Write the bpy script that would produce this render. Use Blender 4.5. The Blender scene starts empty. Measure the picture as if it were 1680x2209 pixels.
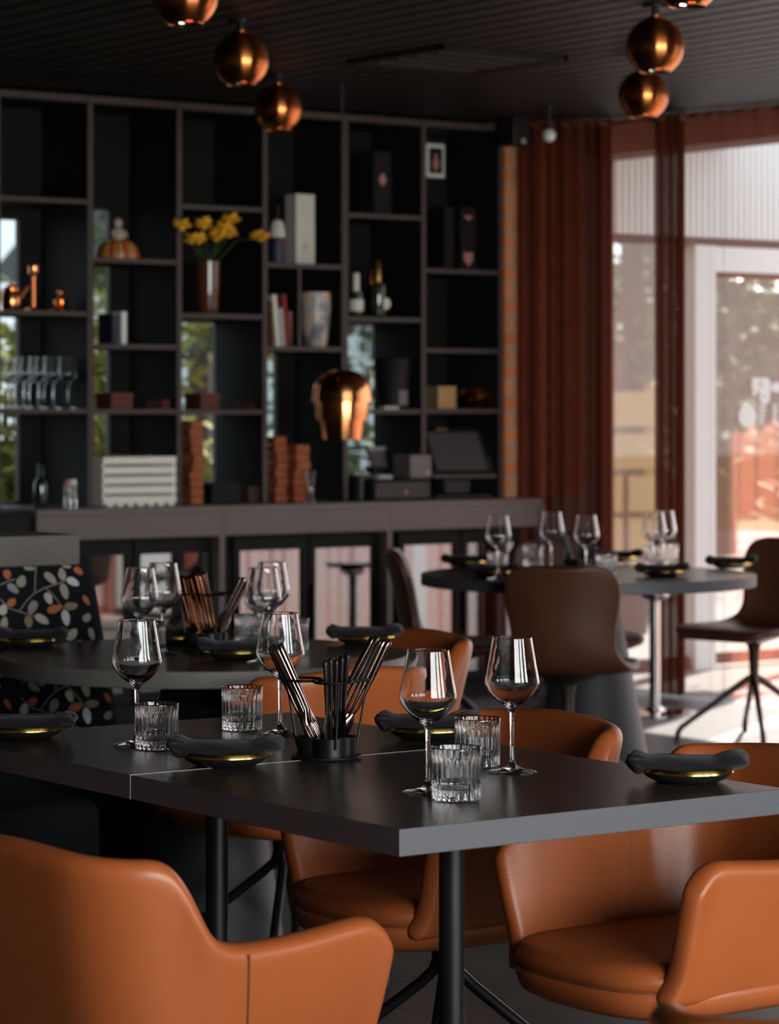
import bpy, math, random
from mathutils import Vector, Matrix
random.seed(7)
D = bpy.data
scene = bpy.context.scene
COL = scene.collection

# ------------------------------------------------------------------ camera
H = 1.346
FPX = 6235.0
TH = math.radians(35.75)
S, C = math.sin(TH), math.cos(TH)
HOR = 880.0
cam_d = D.cameras.new('camera')
cam = D.objects.new('camera', cam_d)
COL.objects.link(cam)
cam.location = (0, 0, H)
cam.rotation_euler = (math.radians(90), 0, -TH)
cam_d.sensor_fit = 'HORIZONTAL'
cam_d.sensor_width = 24.0
cam_d.lens = FPX / 1680 * 24.0
cam_d.shift_y = -(1104.5 - HOR) / 1680
cam_d.clip_start = 0.05
cam_d.clip_end = 300
cam_d.dof.use_dof = True
cam_d.dof.focus_distance = 5.05
cam_d.dof.aperture_fstop = 5.8
scene.camera = cam

# ------------------------------------------------------------------ world, sun, exposure
scene.view_settings.view_transform = 'Standard'
scene.view_settings.look = 'None'
scene.view_settings.gamma = 1.0
scene.view_settings.use_curve_mapping = False
scene.view_settings.exposure = 0.0
SKY = 3.0
SUN = 24.0
DAY = 17.5            # strength of area lamps added for daylight at the windows behind the camera
cy = scene.cycles
cy.max_bounces = 14
cy.diffuse_bounces = 3
cy.glossy_bounces = 6
cy.transmission_bounces = 12
cy.transparent_max_bounces = 24
cy.sample_clamp_indirect = 4.0
cy.blur_glossy = 0.6
cy.use_denoising = True

w = D.worlds.new('sky')
scene.world = w
w.use_nodes = True
nt = w.node_tree
nt.nodes.clear()
out = nt.nodes.new('ShaderNodeOutputWorld')
bg = nt.nodes.new('ShaderNodeBackground')
tc = nt.nodes.new('ShaderNodeTexCoord')
sep = nt.nodes.new('ShaderNodeSeparateXYZ')
ramp = nt.nodes.new('ShaderNodeValToRGB')
nt.links.new(tc.outputs['Generated'], sep.inputs[0])
nt.links.new(sep.outputs['Z'], ramp.inputs[0])
ramp.color_ramp.elements[0].position = 0.0
ramp.color_ramp.elements[0].color = (0.93, 0.96, 1.0, 1)
ramp.color_ramp.elements[1].position = 0.8
ramp.color_ramp.elements[1].color = (0.70, 0.82, 1.0, 1)
nt.links.new(ramp.outputs[0], bg.inputs[0])
bg.inputs[1].default_value = SKY
nt.links.new(bg.outputs[0], out.inputs[0])

sun_d = D.lights.new('sun', 'SUN')
sun_d.energy = SUN
sun_d.color = (1.0, 0.93, 0.84)
sun_d.angle = math.radians(0.6)
sun = D.objects.new('sun', sun_d)
COL.objects.link(sun)
sdir = Vector((0.862, 0.506, 0.972)).normalized()
sun.rotation_euler = (-sdir).to_track_quat('-Z', 'Y').to_euler()
sun.location = (14, 14, 12)

def portal(name, loc, rot, sx, sy):
    l = D.lights.new(name, 'AREA')
    l.shape = 'RECTANGLE'
    l.size, l.size_y = sx, sy
    l.cycles.is_portal = True
    o = D.objects.new(name, l)
    o.location, o.rotation_euler = loc, rot
    COL.objects.link(o)

def daylight(ab, v=-1.9, z0=0.38, z1=2.66):
    l = D.lights.new('window_daylight', 'AREA')
    l.shape = 'RECTANGLE'
    l.size, l.size_y = ab[1] - ab[0], z1 - z0
    l.energy = math.pi * l.size * l.size_y * DAY
    l.color = (1.0, 0.98, 0.96)
    o = D.objects.new('window_daylight', l)
    o.location, o.rotation_euler = ((ab[0] + ab[1]) / 2, v, (z0 + z1) / 2), (math.radians(90), 0, 0)
    COL.objects.link(o)

# ------------------------------------------------------------------ picture rays -> places in the room
def dirs(px):
    k = (px - 840) / FPX
    return S + C * k, C - S * k
def at(px, py, Y):
    a, b = dirs(px)
    return Vector((a * Y, b * Y, H - (py - HOR) / FPX * Y))
def onz(px, py, z):
    return at(px, py, (H - z) * FPX / (py - HOR))
def onv(px, py, v):
    return at(px, py, v / dirs(px)[1])
def onu(px, py, u):
    return at(px, py, u / dirs(px)[0])
RGT = Vector((C, -S, 0))
FWD = Vector((S, C, 0))
UP = Vector((0, 0, 1))

# ------------------------------------------------------------------ mesh builder
class MB:
    def __init__(self):
        self.v, self.f, self.mi = [], [], []
        self.m = 0
    def add(self, vs, fs, M=None):
        o = len(self.v)
        for p in vs:
            p = Vector(p)
            self.v.append(M @ p if M is not None else p)
        for f in fs:
            self.f.append(tuple(i + o for i in f))
            self.mi.append(self.m)
        return self
    def box(self, x0, x1, y0, y1, z0, z1, M=None):
        vs = [(x, y, z) for z in (z0, z1) for y in (y0, y1) for x in (x0, x1)]
        fs = [(0, 2, 3, 1), (4, 5, 7, 6), (0, 1, 5, 4), (2, 6, 7, 3), (0, 4, 6, 2), (1, 3, 7, 5)]
        return self.add(vs, fs, M)
    def cbox(self, c, sx, sy, sz, rz=0.0):
        M = Matrix.Translation(Vector(c)) @ Matrix.Rotation(rz, 4, 'Z')
        return self.box(-sx / 2, sx / 2, -sy / 2, sy / 2, 0, sz, M)
    def lathe(self, prof, n=32, c=(0, 0, 0), mod=None, M=None):
        vs, fs, rings = [], [], []
        for (r, z) in prof:
            if r < 1e-6:
                rings.append([len(vs)])
                vs.append((c[0], c[1], c[2] + z))
            else:
                ring = []
                for i in range(n):
                    a = 2 * math.pi * i / n
                    rr = r + (mod(a, r, z) if mod else 0)
                    ring.append(len(vs))
                    vs.append((c[0] + rr * math.cos(a), c[1] + rr * math.sin(a), c[2] + z))
                rings.append(ring)
        for A, B in zip(rings[:-1], rings[1:]):
            if len(A) == 1 and len(B) == 1:
                continue
            for i in range(n):
                j = (i + 1) % n
                if len(A) == 1:
                    fs.append((A[0], B[j], B[i]))
                elif len(B) == 1:
                    fs.append((A[i], A[j], B[0]))
                else:
                    fs.append((A[i], A[j], B[j], B[i]))
        return self.add(vs, fs, M)
    def tube(self, pts, rad, n=10, caps=True, M=None):
        pts = [Vector(p) for p in pts]
        rads = rad if isinstance(rad, (list, tuple)) else [rad] * len(pts)
        vs, fs = [], []
        ref = None
        for i, p in enumerate(pts):
            t = (pts[min(i + 1, len(pts) - 1)] - pts[max(i - 1, 0)]).normalized()
            if ref is None:
                ref = Vector((0, 0, 1)) if abs(t.z) < 0.9 else Vector((1, 0, 0))
            a = (ref - t * ref.dot(t)).normalized()
            ref = a
            b = t.cross(a)
            for k in range(n):
                an = 2 * math.pi * k / n
                vs.append(p + (a * math.cos(an) + b * math.sin(an)) * rads[i])
        for i in range(len(pts) - 1):
            for k in range(n):
                l = (k + 1) % n
                fs.append((i * n + k, i * n + l, (i + 1) * n + l, (i + 1) * n + k))
        if caps:
            fs.append(tuple(range(n - 1, -1, -1)))
            fs.append(tuple((len(pts) - 1) * n + k for k in range(n)))
        return self.add(vs, fs, M)
    def torus(self, c, R, r, n=32, m=8, M=None):
        vs, fs = [], []
        for i in range(n):
            a = 2 * math.pi * i / n
            for k in range(m):
                b = 2 * math.pi * k / m
                rr = R + r * math.cos(b)
                vs.append((c[0] + rr * math.cos(a), c[1] + rr * math.sin(a), c[2] + r * math.sin(b)))
        for i in range(n):
            for k in range(m):
                fs.append((i * m + k, ((i + 1) % n) * m + k, ((i + 1) % n) * m + (k + 1) % m, i * m + (k + 1) % m))
        return self.add(vs, fs, M)
    def loft(self, rings, closed=True, caps=True, M=None):
        n = len(rings[0])
        vs = [p for r in rings for p in r]
        fs = []
        for i in range(len(rings) - 1):
            for k in range(n if closed else n - 1):
                l = (k + 1) % n
                fs.append((i * n + k, i * n + l, (i + 1) * n + l, (i + 1) * n + k))
        if caps and closed:
            fs.append(tuple(range(n - 1, -1, -1)))
            fs.append(tuple((len(rings) - 1) * n + k for k in range(n)))
        return self.add(vs, fs, M)
    def ico(self, c, r, sq=(1, 1, 1), n=10, m=7):
        prof = [(r * math.sin(math.pi * i / m), -r * math.cos(math.pi * i / m)) for i in range(m + 1)]
        prof[0] = (0, -r)
        prof[-1] = (0, r)
        M = Matrix.Translation(Vector(c)) @ Matrix.Diagonal((*sq, 1))
        return self.lathe(prof, n, M=M)
    def front(self):
        # boxes: front face (low y) takes material 0, all other faces material 1
        self.mi = [0 if i % 6 == 2 else 1 for i in range(len(self.f))]
        return self
    def build(self, name, mats, parent=None, smooth=35, bevel=0.0, seg=2, loc=None, flip=False):
        me = D.meshes.new(name)
        me.from_pydata([tuple(p) for p in self.v], [], self.f)
        if not isinstance(mats, (list, tuple)):
            mats = [mats]
        for m in mats:
            me.materials.append(m)
        if len(mats) > 1:
            for p, i in zip(me.polygons, self.mi):
                p.material_index = i
        if flip:
            me.flip_normals()
        if smooth:
            for p in me.polygons:
                p.use_smooth = True
            me.set_sharp_from_angle(angle=math.radians(smooth))
        me.update()
        o = D.objects.new(name, me)
        COL.objects.link(o)
        if parent is not None:
            o.parent = parent
        if loc is not None:
            o.location = loc
        if bevel > 0:
            md = o.modifiers.new('edge', 'BEVEL')
            md.width = bevel
            md.segments = seg
            md.limit_method = 'ANGLE'
            md.angle_limit = math.radians(40)
        return o

def tag(o, label, cat, group=None, kind=None):
    o['label'] = label
    o['category'] = cat
    if group:
        o['group'] = group
    if kind:
        o['kind'] = kind
    return o
def empty(name, label, cat, loc, rz=0.0, group=None):
    o = D.objects.new(name, None)
    COL.objects.link(o)
    o.location = loc
    o.rotation_euler = (0, 0, rz)
    o.empty_display_size = 0.05
    return tag(o, label, cat, group)
def struct(o):
    o['kind'] = 'structure'
    return o
def dup(root, loc, rz=None, label=None, group=None, rot=None):
    def cp(o, par):
        c = o.copy()
        COL.objects.link(c)
        if par is not None:
            c.parent = par
        for ch in list(o.children):
            cp(ch, c)
        return c
    r = cp(root, None)
    r.location = loc
    if rz is not None:
        r.rotation_euler = (0, 0, rz)
    if rot is not None:
        r.rotation_euler = rot
    if label:
        r['label'] = label
    if group:
        r['group'] = group
    return r

# ------------------------------------------------------------------ materials
def mat(name, col=(0.5, 0.5, 0.5), rough=0.5, metal=0.0, spec=0.5, noise=0.0, nscale=20.0, bump=0.0, bscale=200.0,
        trans=0.0, ior=1.45, stretch=None, coat=0.0, aniso=0.0, sheen=0.0):
    m = D.materials.new(name)
    m.use_nodes = True
    t = m.node_tree
    b = t.nodes['Principled BSDF']
    b.inputs['Base Color'].default_value = (*col, 1)
    b.inputs['Roughness'].default_value = rough
    b.inputs['Metallic'].default_value = metal
    b.inputs['Specular IOR Level'].default_value = spec
    b.inputs['Transmission Weight'].default_value = trans
    b.inputs['IOR'].default_value = ior
    b.inputs['Coat Weight'].default_value = coat
    b.inputs['Anisotropic'].default_value = aniso
    b.inputs['Sheen Weight'].default_value = sheen
    if noise > 0 or bump > 0:
        c = t.nodes.new('ShaderNodeTexCoord')
        mp = t.nodes.new('ShaderNodeMapping')
        if stretch:
            mp.inputs['Scale'].default_value = stretch
        t.links.new(c.outputs['Object'], mp.inputs[0])
    if noise > 0:
        n = t.nodes.new('ShaderNodeTexNoise')
        n.inputs['Scale'].default_value = nscale
        n.inputs['Detail'].default_value = 5
        t.links.new(mp.outputs[0], n.inputs['Vector'])
        mx = t.nodes.new('ShaderNodeMix')
        mx.data_type = 'RGBA'
        lo = tuple(max(0, x * (1 - noise)) for x in col)
        hi = tuple(min(1, x * (1 + noise)) for x in col)
        mx.inputs['A'].default_value = (*lo, 1)
        mx.inputs['B'].default_value = (*hi, 1)
        t.links.new(n.outputs['Fac'], mx.inputs['Factor'])
        t.links.new(mx.outputs['Result'], b.inputs['Base Color'])
    if bump > 0:
        n2 = t.nodes.new('ShaderNodeTexNoise')
        n2.inputs['Scale'].default_value = bscale
        t.links.new(mp.outputs[0], n2.inputs['Vector'])
        bp = t.nodes.new('ShaderNodeBump')
        bp.inputs['Strength'].default_value = bump
        bp.inputs['Distance'].default_value = 0.002
        t.links.new(n2.outputs['Fac'], bp.inputs['Height'])
        t.links.new(bp.outputs[0], b.inputs['Normal'])
    return m

M = {}
M['leather'] = mat('orange_leather', (0.325, 0.080, 0.0215), 0.36, noise=0.12, nscale=9, bump=0.15, bscale=350)
M['seam'] = mat('leather_seam', (0.16, 0.045, 0.014), 0.6)
M['brown'] = mat('brown_leather', (0.075, 0.024, 0.0125), 0.42, noise=0.1, nscale=9, bump=0.12, bscale=350)
M['black'] = mat('black_metal', (0.006, 0.006, 0.0065), 0.4, spec=0.35)
M['blackplastic'] = mat('black_plastic', (0.01, 0.01, 0.011), 0.45)
M['cast'] = mat('bronze_metal', (0.045, 0.032, 0.026), 0.38, metal=0.6)
M['chrome'] = mat('chrome', (0.75, 0.74, 0.73), 0.08, metal=1)
M['copper'] = mat('brushed_copper', (0.80, 0.25, 0.075), 0.22, metal=1, aniso=0.8)
M['copper'].node_tree.nodes['Principled BSDF'].inputs['Anisotropic Rotation'].default_value = 0.25
M['copper2'] = mat('polished_copper', (0.85, 0.33, 0.13), 0.17, metal=1, aniso=0.6)
M['copper2'].node_tree.nodes['Principled BSDF'].inputs['Anisotropic Rotation'].default_value = 0.25
M['rose'] = mat('dark_copper_cutlery', (0.46, 0.33, 0.29), 0.2, metal=1)
M['darkcopper'] = mat('dark_copper', (0.10, 0.038, 0.018), 0.16, metal=1)
M['knife'] = mat('black_cutlery', (0.03, 0.025, 0.024), 0.28, metal=0.6)
M['gold'] = mat('gold_glaze', (0.80, 0.52, 0.14), 0.16, metal=1)
M['glass'] = mat('clear_glass', (1, 1, 1), 0.0, trans=1.0, ior=1.47)
M['ceramic'] = mat('black_ceramic', (0.012, 0.011, 0.011), 0.25)
M['napkin'] = mat('charcoal_cloth', (0.009, 0.007, 0.0105), 0.95, noise=0.3, nscale=120, bump=0.4, bscale=900, sheen=0.1, spec=0.2)
M['tabletop'] = mat('dark_stained_wood', (0.034, 0.028, 0.026), 0.23, noise=0.35, nscale=14, stretch=(1.5, 14, 1.5), bump=0.1, bscale=60, spec=0.45)
M['tableedge'] = mat('grey_edge_band', (0.068, 0.067, 0.077), 0.5, noise=0.15, nscale=30, stretch=(1.2, 1.2, 8))
M['roundedge'] = mat('grey_round_edge', (0.12, 0.112, 0.105), 0.5, noise=0.2, nscale=30, stretch=(1.2, 1.2, 8))
M['cone'] = mat('charcoal_cone_base', (0.020, 0.019, 0.020), 0.5, noise=0.2, nscale=6)
M['shelfwood'] = mat('dark_brown_laminate', (0.056, 0.039, 0.035), 0.55, noise=0.1, nscale=12)
M['counter'] = mat('grey_brown_laminate', (0.15, 0.115, 0.11), 0.55, noise=0.12, nscale=16, stretch=(1, 1, 5))
M['ledge'] = mat('grey_oak', (0.10, 0.086, 0.082), 0.6, noise=0.22, nscale=10, stretch=(2, 6, 16))
M['mirror'] = mat('smoked_mirror', (0.50, 0.50, 0.50), 0.02, metal=1)
M['cavity'] = mat('black_panel_and_shade', (0.011, 0.0095, 0.0095), 0.65, spec=0.2)  # black panels; on the shelving insides it stands in for shade
M['steel'] = mat('grey_liner', (0.32, 0.33, 0.36), 0.5)
M['white'] = mat('white_paint', (0.74, 0.76, 0.74), 0.5)
M['offwhite'] = mat('cream_card', (0.62, 0.58, 0.50), 0.6, noise=0.06)
M['cream_wood'] = mat('whitewashed_wood', (0.78, 0.76, 0.68), 0.7, noise=0.12, nscale=30)
M['terracotta'] = mat('terracotta', (0.32, 0.085, 0.03), 0.75, noise=0.35, nscale=40, stretch=(1, 1, 3))
M['redbox'] = mat('dark_red_card', (0.12, 0.028, 0.014), 0.7, noise=0.15)
M['navy'] = mat('navy', (0.02, 0.02, 0.045), 0.5)
M['amber'] = mat('amber_glaze', (0.10, 0.035, 0.012), 0.2, noise=0.5, nscale=22, coat=0.5)
M['flower'] = mat('yellow_petals', (0.80, 0.40, 0.02), 0.6, noise=0.2, nscale=60)
M['stem'] = mat('green_stems', (0.05, 0.09, 0.025), 0.6)
M['bottle'] = mat('dark_green_glass', (0.012, 0.018, 0.01), 0.06, coat=0.6)
M['goldfoil'] = mat('gold_foil', (0.75, 0.42, 0.13), 0.3, metal=1)
M['label'] = mat('paper_label', (0.72, 0.70, 0.60), 0.6)
M['red'] = mat('red_cover', (0.38, 0.045, 0.03), 0.6)
M['pink'] = mat('faded_pink', (0.42, 0.18, 0.16), 0.6)
M['doll'] = mat('pale_figurine', (0.42, 0.33, 0.27), 0.6, noise=0.15, nscale=40)
M['bench'] = mat('black_upholstery', (0.007, 0.0075, 0.009), 0.95, noise=0.3, nscale=200, spec=0.2)
M['screen'] = mat('dark_screen', (0.085, 0.075, 0.078), 0.3)
M['device'] = mat('grey_plastic', (0.16, 0.13, 0.13), 0.5)
M['lightgrey'] = mat('light_grey_plastic', (0.45, 0.44, 0.44), 0.5)
M['goldcard'] = mat('gold_card', (0.40, 0.25, 0.10), 0.4, metal=0.4)
M['wallblack'] = mat('black_wall_paint', (0.012, 0.011, 0.011), 0.8, noise=0.1, spec=0.2)
M['walldark'] = mat('dark_plaster', (0.05, 0.045, 0.045), 0.8, noise=0.1)
M['pillar'] = mat('grey_plaster', (0.26, 0.25, 0.26), 0.8, noise=0.06)
M['frame'] = mat('dark_window_frame', (0.045, 0.038, 0.036), 0.45)
M['facade'] = mat('white_ribbed_cladding', (0.80, 0.82, 0.80), 0.55)
M['plank'] = mat('yellow_pine', (0.40, 0.26, 0.11), 0.7, noise=0.2, nscale=12, stretch=(1, 1, 8))
M['lawn'] = mat('lawn', (0.035, 0.05, 0.012), 0.95, noise=0.4, nscale=8)
M['paving'] = mat('pale_paving', (0.16, 0.15, 0.145), 0.85, noise=0.1, nscale=3)
M['leaf'] = mat('tree_leaves', (0.085, 0.095, 0.03), 0.7, noise=0.5, nscale=3)
M['bark'] = mat('bark', (0.10, 0.065, 0.045), 0.9)
M['palm'] = mat('palm_green', (0.05, 0.085, 0.03), 0.6)
M['browndoor'] = mat('brown_panel', (0.10, 0.035, 0.022), 0.5)

def thin_glass(name, tint, refl, rough=0.0):
    m = D.materials.new(name)
    m.use_nodes = True
    t = m.node_tree
    t.nodes.clear()
    o = t.nodes.new('ShaderNodeOutputMaterial')
    tr = t.nodes.new('ShaderNodeBsdfTransparent')
    tr.inputs[0].default_value = (*tint, 1)
    gl = t.nodes.new('ShaderNodeBsdfGlossy')
    gl.inputs['Roughness'].default_value = rough
    mx = t.nodes.new('ShaderNodeMixShader')
    mx.inputs[0].default_value = refl
    t.links.new(tr.outputs[0], mx.inputs[1])
    t.links.new(gl.outputs[0], mx.inputs[2])
    t.links.new(mx.outputs[0], o.inputs[0])
    return m
M['pane'] = thin_glass('window_glass', (0.96, 0.98, 0.97), 0.06)
M['dimmed'] = thin_glass('dimmed_window_glass', (0.60, 0.64, 0.65), 0.03)  # grey tint put in to dim the sky behind the shelf slots
M['fridgeglass'] = thin_glass('fridge_glass', (0.55, 0.56, 0.58), 0.34)

def sheer(name, col, clear):
    m = D.materials.new(name)
    m.use_nodes = True
    t = m.node_tree
    t.nodes.clear()
    o = t.nodes.new('ShaderNodeOutputMaterial')
    tr = t.nodes.new('ShaderNodeBsdfTransparent')
    tl = t.nodes.new('ShaderNodeBsdfTranslucent')
    df = t.nodes.new('ShaderNodeBsdfDiffuse')
    tl.inputs[0].default_value = (*col, 1)
    df.inputs[0].default_value = (*col, 1)
    m1 = t.nodes.new('ShaderNodeMixShader')
    m1.inputs[0].default_value = 0.45
    t.links.new(tl.outputs[0], m1.inputs[1])
    t.links.new(df.outputs[0], m1.inputs[2])
    m2 = t.nodes.new('ShaderNodeMixShader')
    # weave: fine variation of openness
    tcn = t.nodes.new('ShaderNodeTexCoord')
    mp = t.nodes.new('ShaderNodeMapping')
    mp.inputs['Scale'].default_value = (140, 140, 3)
    ns = t.nodes.new('ShaderNodeTexNoise')
    ns.inputs['Scale'].default_value = 1.0
    mr = t.nodes.new('ShaderNodeMapRange')
    mr.inputs['To Min'].default_value = 1 - clear - 0.03
    mr.inputs['To Max'].default_value = 1 - clear + 0.03
    t.links.new(tcn.outputs['Object'], mp.inputs[0])
    t.links.new(mp.outputs[0], ns.inputs['Vector'])
    t.links.new(ns.outputs['Fac'], mr.inputs['Value'])
    t.links.new(mr.outputs[0], m2.inputs[0])
    t.links.new(tr.outputs[0], m2.inputs[1])
    t.links.new(m1.outputs[0], m2.inputs[2])
    t.links.new(m2.outputs[0], o.inputs[0])
    return m
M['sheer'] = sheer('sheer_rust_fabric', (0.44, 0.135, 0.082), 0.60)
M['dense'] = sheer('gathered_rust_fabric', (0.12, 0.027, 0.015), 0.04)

def brick_mat(name, c1, c2, mortar, scale=1.0, rot=None):
    m = D.materials.new(name)
    m.use_nodes = True
    t = m.node_tree
    b = t.nodes['Principled BSDF']
    b.inputs['Roughness'].default_value = 0.85
    tcn = t.nodes.new('ShaderNodeTexCoord')
    mp = t.nodes.new('ShaderNodeMapping')
    mp.inputs['Rotation'].default_value = rot or (math.radians(90), 0, 0)
    br = t.nodes.new('ShaderNodeTexBrick')
    br.inputs['Color1'].default_value = (*c1, 1)
    br.inputs['Color2'].default_value = (*c2, 1)
    br.inputs['Mortar'].default_value = (*mortar, 1)
    br.inputs['Scale'].default_value = scale
    br.inputs['Brick Width'].default_value = 0.22
    br.inputs['Row Height'].default_value = 0.078
    br.inputs['Mortar Size'].default_value = 0.007
    t.links.new(tcn.outputs['Object'], mp.inputs[0])
    t.links.new(mp.outputs[0], br.inputs['Vector'])
    t.links.new(br.outputs['Color'], b.inputs['Base Color'])
    return m
M['brick'] = brick_mat('red_brick', (0.66, 0.21, 0.06), (0.50, 0.14, 0.04), (0.30, 0.25, 0.20))

def plank_mat():
    m = D.materials.new('floor_planks')
    m.use_nodes = True
    t = m.node_tree
    b = t.nodes['Principled BSDF']
    b.inputs['Roughness'].default_value = 0.42
    tcn = t.nodes.new('ShaderNodeTexCoord')
    mp = t.nodes.new('ShaderNodeMapping')
    mp.inputs['Rotation'].default_value = (0, 0, math.radians(90))
    br = t.nodes.new('ShaderNodeTexBrick')
    br.inputs['Color1'].default_value = (0.075, 0.067, 0.064, 1)
    br.inputs['Color2'].default_value = (0.11, 0.098, 0.094, 1)
    br.inputs['Mortar'].default_value = (0.02, 0.018, 0.017, 1)
    br.inputs['Scale'].default_value = 1.0
    br.inputs['Brick Width'].default_value = 1.9
    br.inputs['Row Height'].default_value = 0.19
    br.inputs['Mortar Size'].default_value = 0.004
    br.offset = 0.37
    n = t.nodes.new('ShaderNodeTexNoise')
    n.inputs['Scale'].default_value = 5
    n.inputs['Detail'].default_value = 6
    mp2 = t.nodes.new('ShaderNodeMapping')
    mp2.inputs['Scale'].default_value = (12, 1, 1)
    mx = t.nodes.new('ShaderNodeMix')
    mx.data_type = 'RGBA'
    mx.blend_type = 'MULTIPLY'
    mx.inputs['Factor'].default_value = 0.6
    t.links.new(tcn.outputs['Object'], mp.inputs[0])
    t.links.new(tcn.outputs['Object'], mp2.inputs[0])
    t.links.new(mp.outputs[0], br.inputs['Vector'])
    t.links.new(mp2.outputs[0], n.inputs['Vector'])
    t.links.new(br.outputs['Color'], mx.inputs['A'])
    t.links.new(n.outputs['Color'], mx.inputs['B'])
    t.links.new(mx.outputs['Result'], b.inputs['Base Color'])
    return m
M['floor'] = plank_mat()
M['slat'] = mat('dark_ceiling_slats', (0.012, 0.0105, 0.010), 0.5, noise=0.3, nscale=6, stretch=(8, 1, 8))

def stripe_mat():
    m = D.materials.new('striped_glaze')
    m.use_nodes = True
    t = m.node_tree
    b = t.nodes['Principled BSDF']
    b.inputs['Roughness'].default_value = 0.4
    tcn = t.nodes.new('ShaderNodeTexCoord')
    g = t.nodes.new('ShaderNodeTexGradient')
    g.gradient_type = 'RADIAL'
    mt = t.nodes.new('ShaderNodeMath')
    mt.operation = 'MULTIPLY'
    mt.inputs[1].default_value = 9.0
    fr = t.nodes.new('ShaderNodeMath')
    fr.operation = 'FRACT'
    r = t.nodes.new('ShaderNodeValToRGB')
    r.color_ramp.interpolation = 'CONSTANT'
    e = r.color_ramp.elements
    e[0].color = (0.30, 0.03, 0.02, 1)
    e[1].position = 0.22
    e[1].color = (0.55, 0.20, 0.04, 1)
    for p, c in ((0.45, (0.06, 0.08, 0.04, 1)), (0.6, (0.65, 0.32, 0.06, 1)), (0.78, (0.40, 0.10, 0.03, 1))):
        x = e.new(p)
        x.color = c
    t.links.new(tcn.outputs['Object'], g.inputs[0])
    t.links.new(g.outputs['Fac'], mt.inputs[0])
    t.links.new(mt.outputs[0], fr.inputs[0])
    t.links.new(fr.outputs[0], r.inputs[0])
    t.links.new(r.outputs[0], b.inputs['Base Color'])
    return m
M['stripes'] = stripe_mat()

def painted_mat():
    m = mat('painted_vase_glaze', (0.30, 0.28, 0.30), 0.3)
    t = m.node_tree
    b = t.nodes['Principled BSDF']
    tcn = t.nodes.new('ShaderNodeTexCoord')
    n = t.nodes.new('ShaderNodeTexNoise')
    n.inputs['Scale'].default_value = 14
    n.inputs['Detail'].default_value = 2
    r = t.nodes.new('ShaderNodeValToRGB')
    e = r.color_ramp.elements
    e[0].position = 0.36
    e[0].color = (0.14, 0.13, 0.15, 1)
    e[1].position = 0.55
    e[1].color = (0.48, 0.46, 0.45, 1)
    x = e.new(0.66)
    x.color = (0.75, 0.36, 0.10, 1)
    x = e.new(0.70)
    x.color = (0.42, 0.38, 0.36, 1)
    t.links.new(tcn.outputs['Object'], n.inputs['Vector'])
    t.links.new(n.outputs['Fac'], r.inputs[0])
    t.links.new(r.outputs[0], b.inputs['Base Color'])
    return m
M['painted'] = painted_mat()

# ================================================================== ROOM SHELL
CEIL = 2.72
VF = 10.93            # front plane of the shelving
VB = 11.29            # mirror plane at its back
UW = 9.25             # inner face of the window wall on the right
VBK = -1.6            # window wall behind the camera
ULF = -1.6
VWING = 11.32
struct(MB().box(ULF - 0.2, UW + 0.02, VBK - 0.2, 11.6, -0.15, 0).build('floor', M['floor']))
mb = MB()
mb.m = 0
u = ULF
while u < UW + 0.1:
    mb.box(u, u + 0.098, VBK, 11.6, CEIL, CEIL + 0.03)
    u += 0.122
mb.box(ULF - 0.2, UW + 0.25, VBK - 0.2, 11.6, CEIL + 0.05, CEIL + 0.2)
struct(mb.build('ceiling', M['slat'], smooth=0))
FZ0, FZ1 = 0.92, onv(30, 462, 11.36).z
far_open = [(-140, 46, 462), (200, 241, 448), (388, 472, 690), (570, 602, 757), (642, 657, 757), (748, 821, 697)]
mb = MB()
xs = [ULF - 0.2] + [onv(q, 800, 11.36).x for pr_ in far_open for q in pr_[:2]] + [9.02]
ftop = [onv(pr_[0] + 20, pr_[2], 11.36).z for pr_ in far_open]
for i in range(0, len(xs), 2):
    mb.box(xs[i], xs[i + 1], 11.36, 11.40, 0, CEIL + 0.05)
for i in range(1, len(xs) - 1, 2):
    mb.box(xs[i], xs[i + 1], 11.36, 11.40, 0, FZ0)
    mb.box(xs[i], xs[i + 1], 11.36, 11.40, ftop[i // 2], CEIL + 0.05)
struct(mb.build('wall_far', M['wallblack'], smooth=0))
struct(MB().box(ULF - 0.2, ULF, VBK, 11.4, 0, CEIL + 0.05).build('wall_left', M['walldark']))
# wall behind the camera, with three tall windows
WZ0, WZ1 = 0.40, 2.62
wins_back = [(0.3, 2.9), (3.25, 4.5), (5.2, 6.6)]
mb = MB()
edges = [ULF - 0.2] + [x for wn in wins_back for x in wn] + [UW + 0.25]
for i in range(0, len(edges), 2):
    mb.box(edges[i], edges[i + 1], VBK - 0.2, VBK, 0, CEIL + 0.05)
for a, b in wins_back:
    mb.box(a, b, VBK - 0.2, VBK, 0, WZ0)
    mb.box(a, b, VBK - 0.2, VBK, WZ1, CEIL + 0.05)
struct(mb.build('wall_back', M['walldark']))
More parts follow.
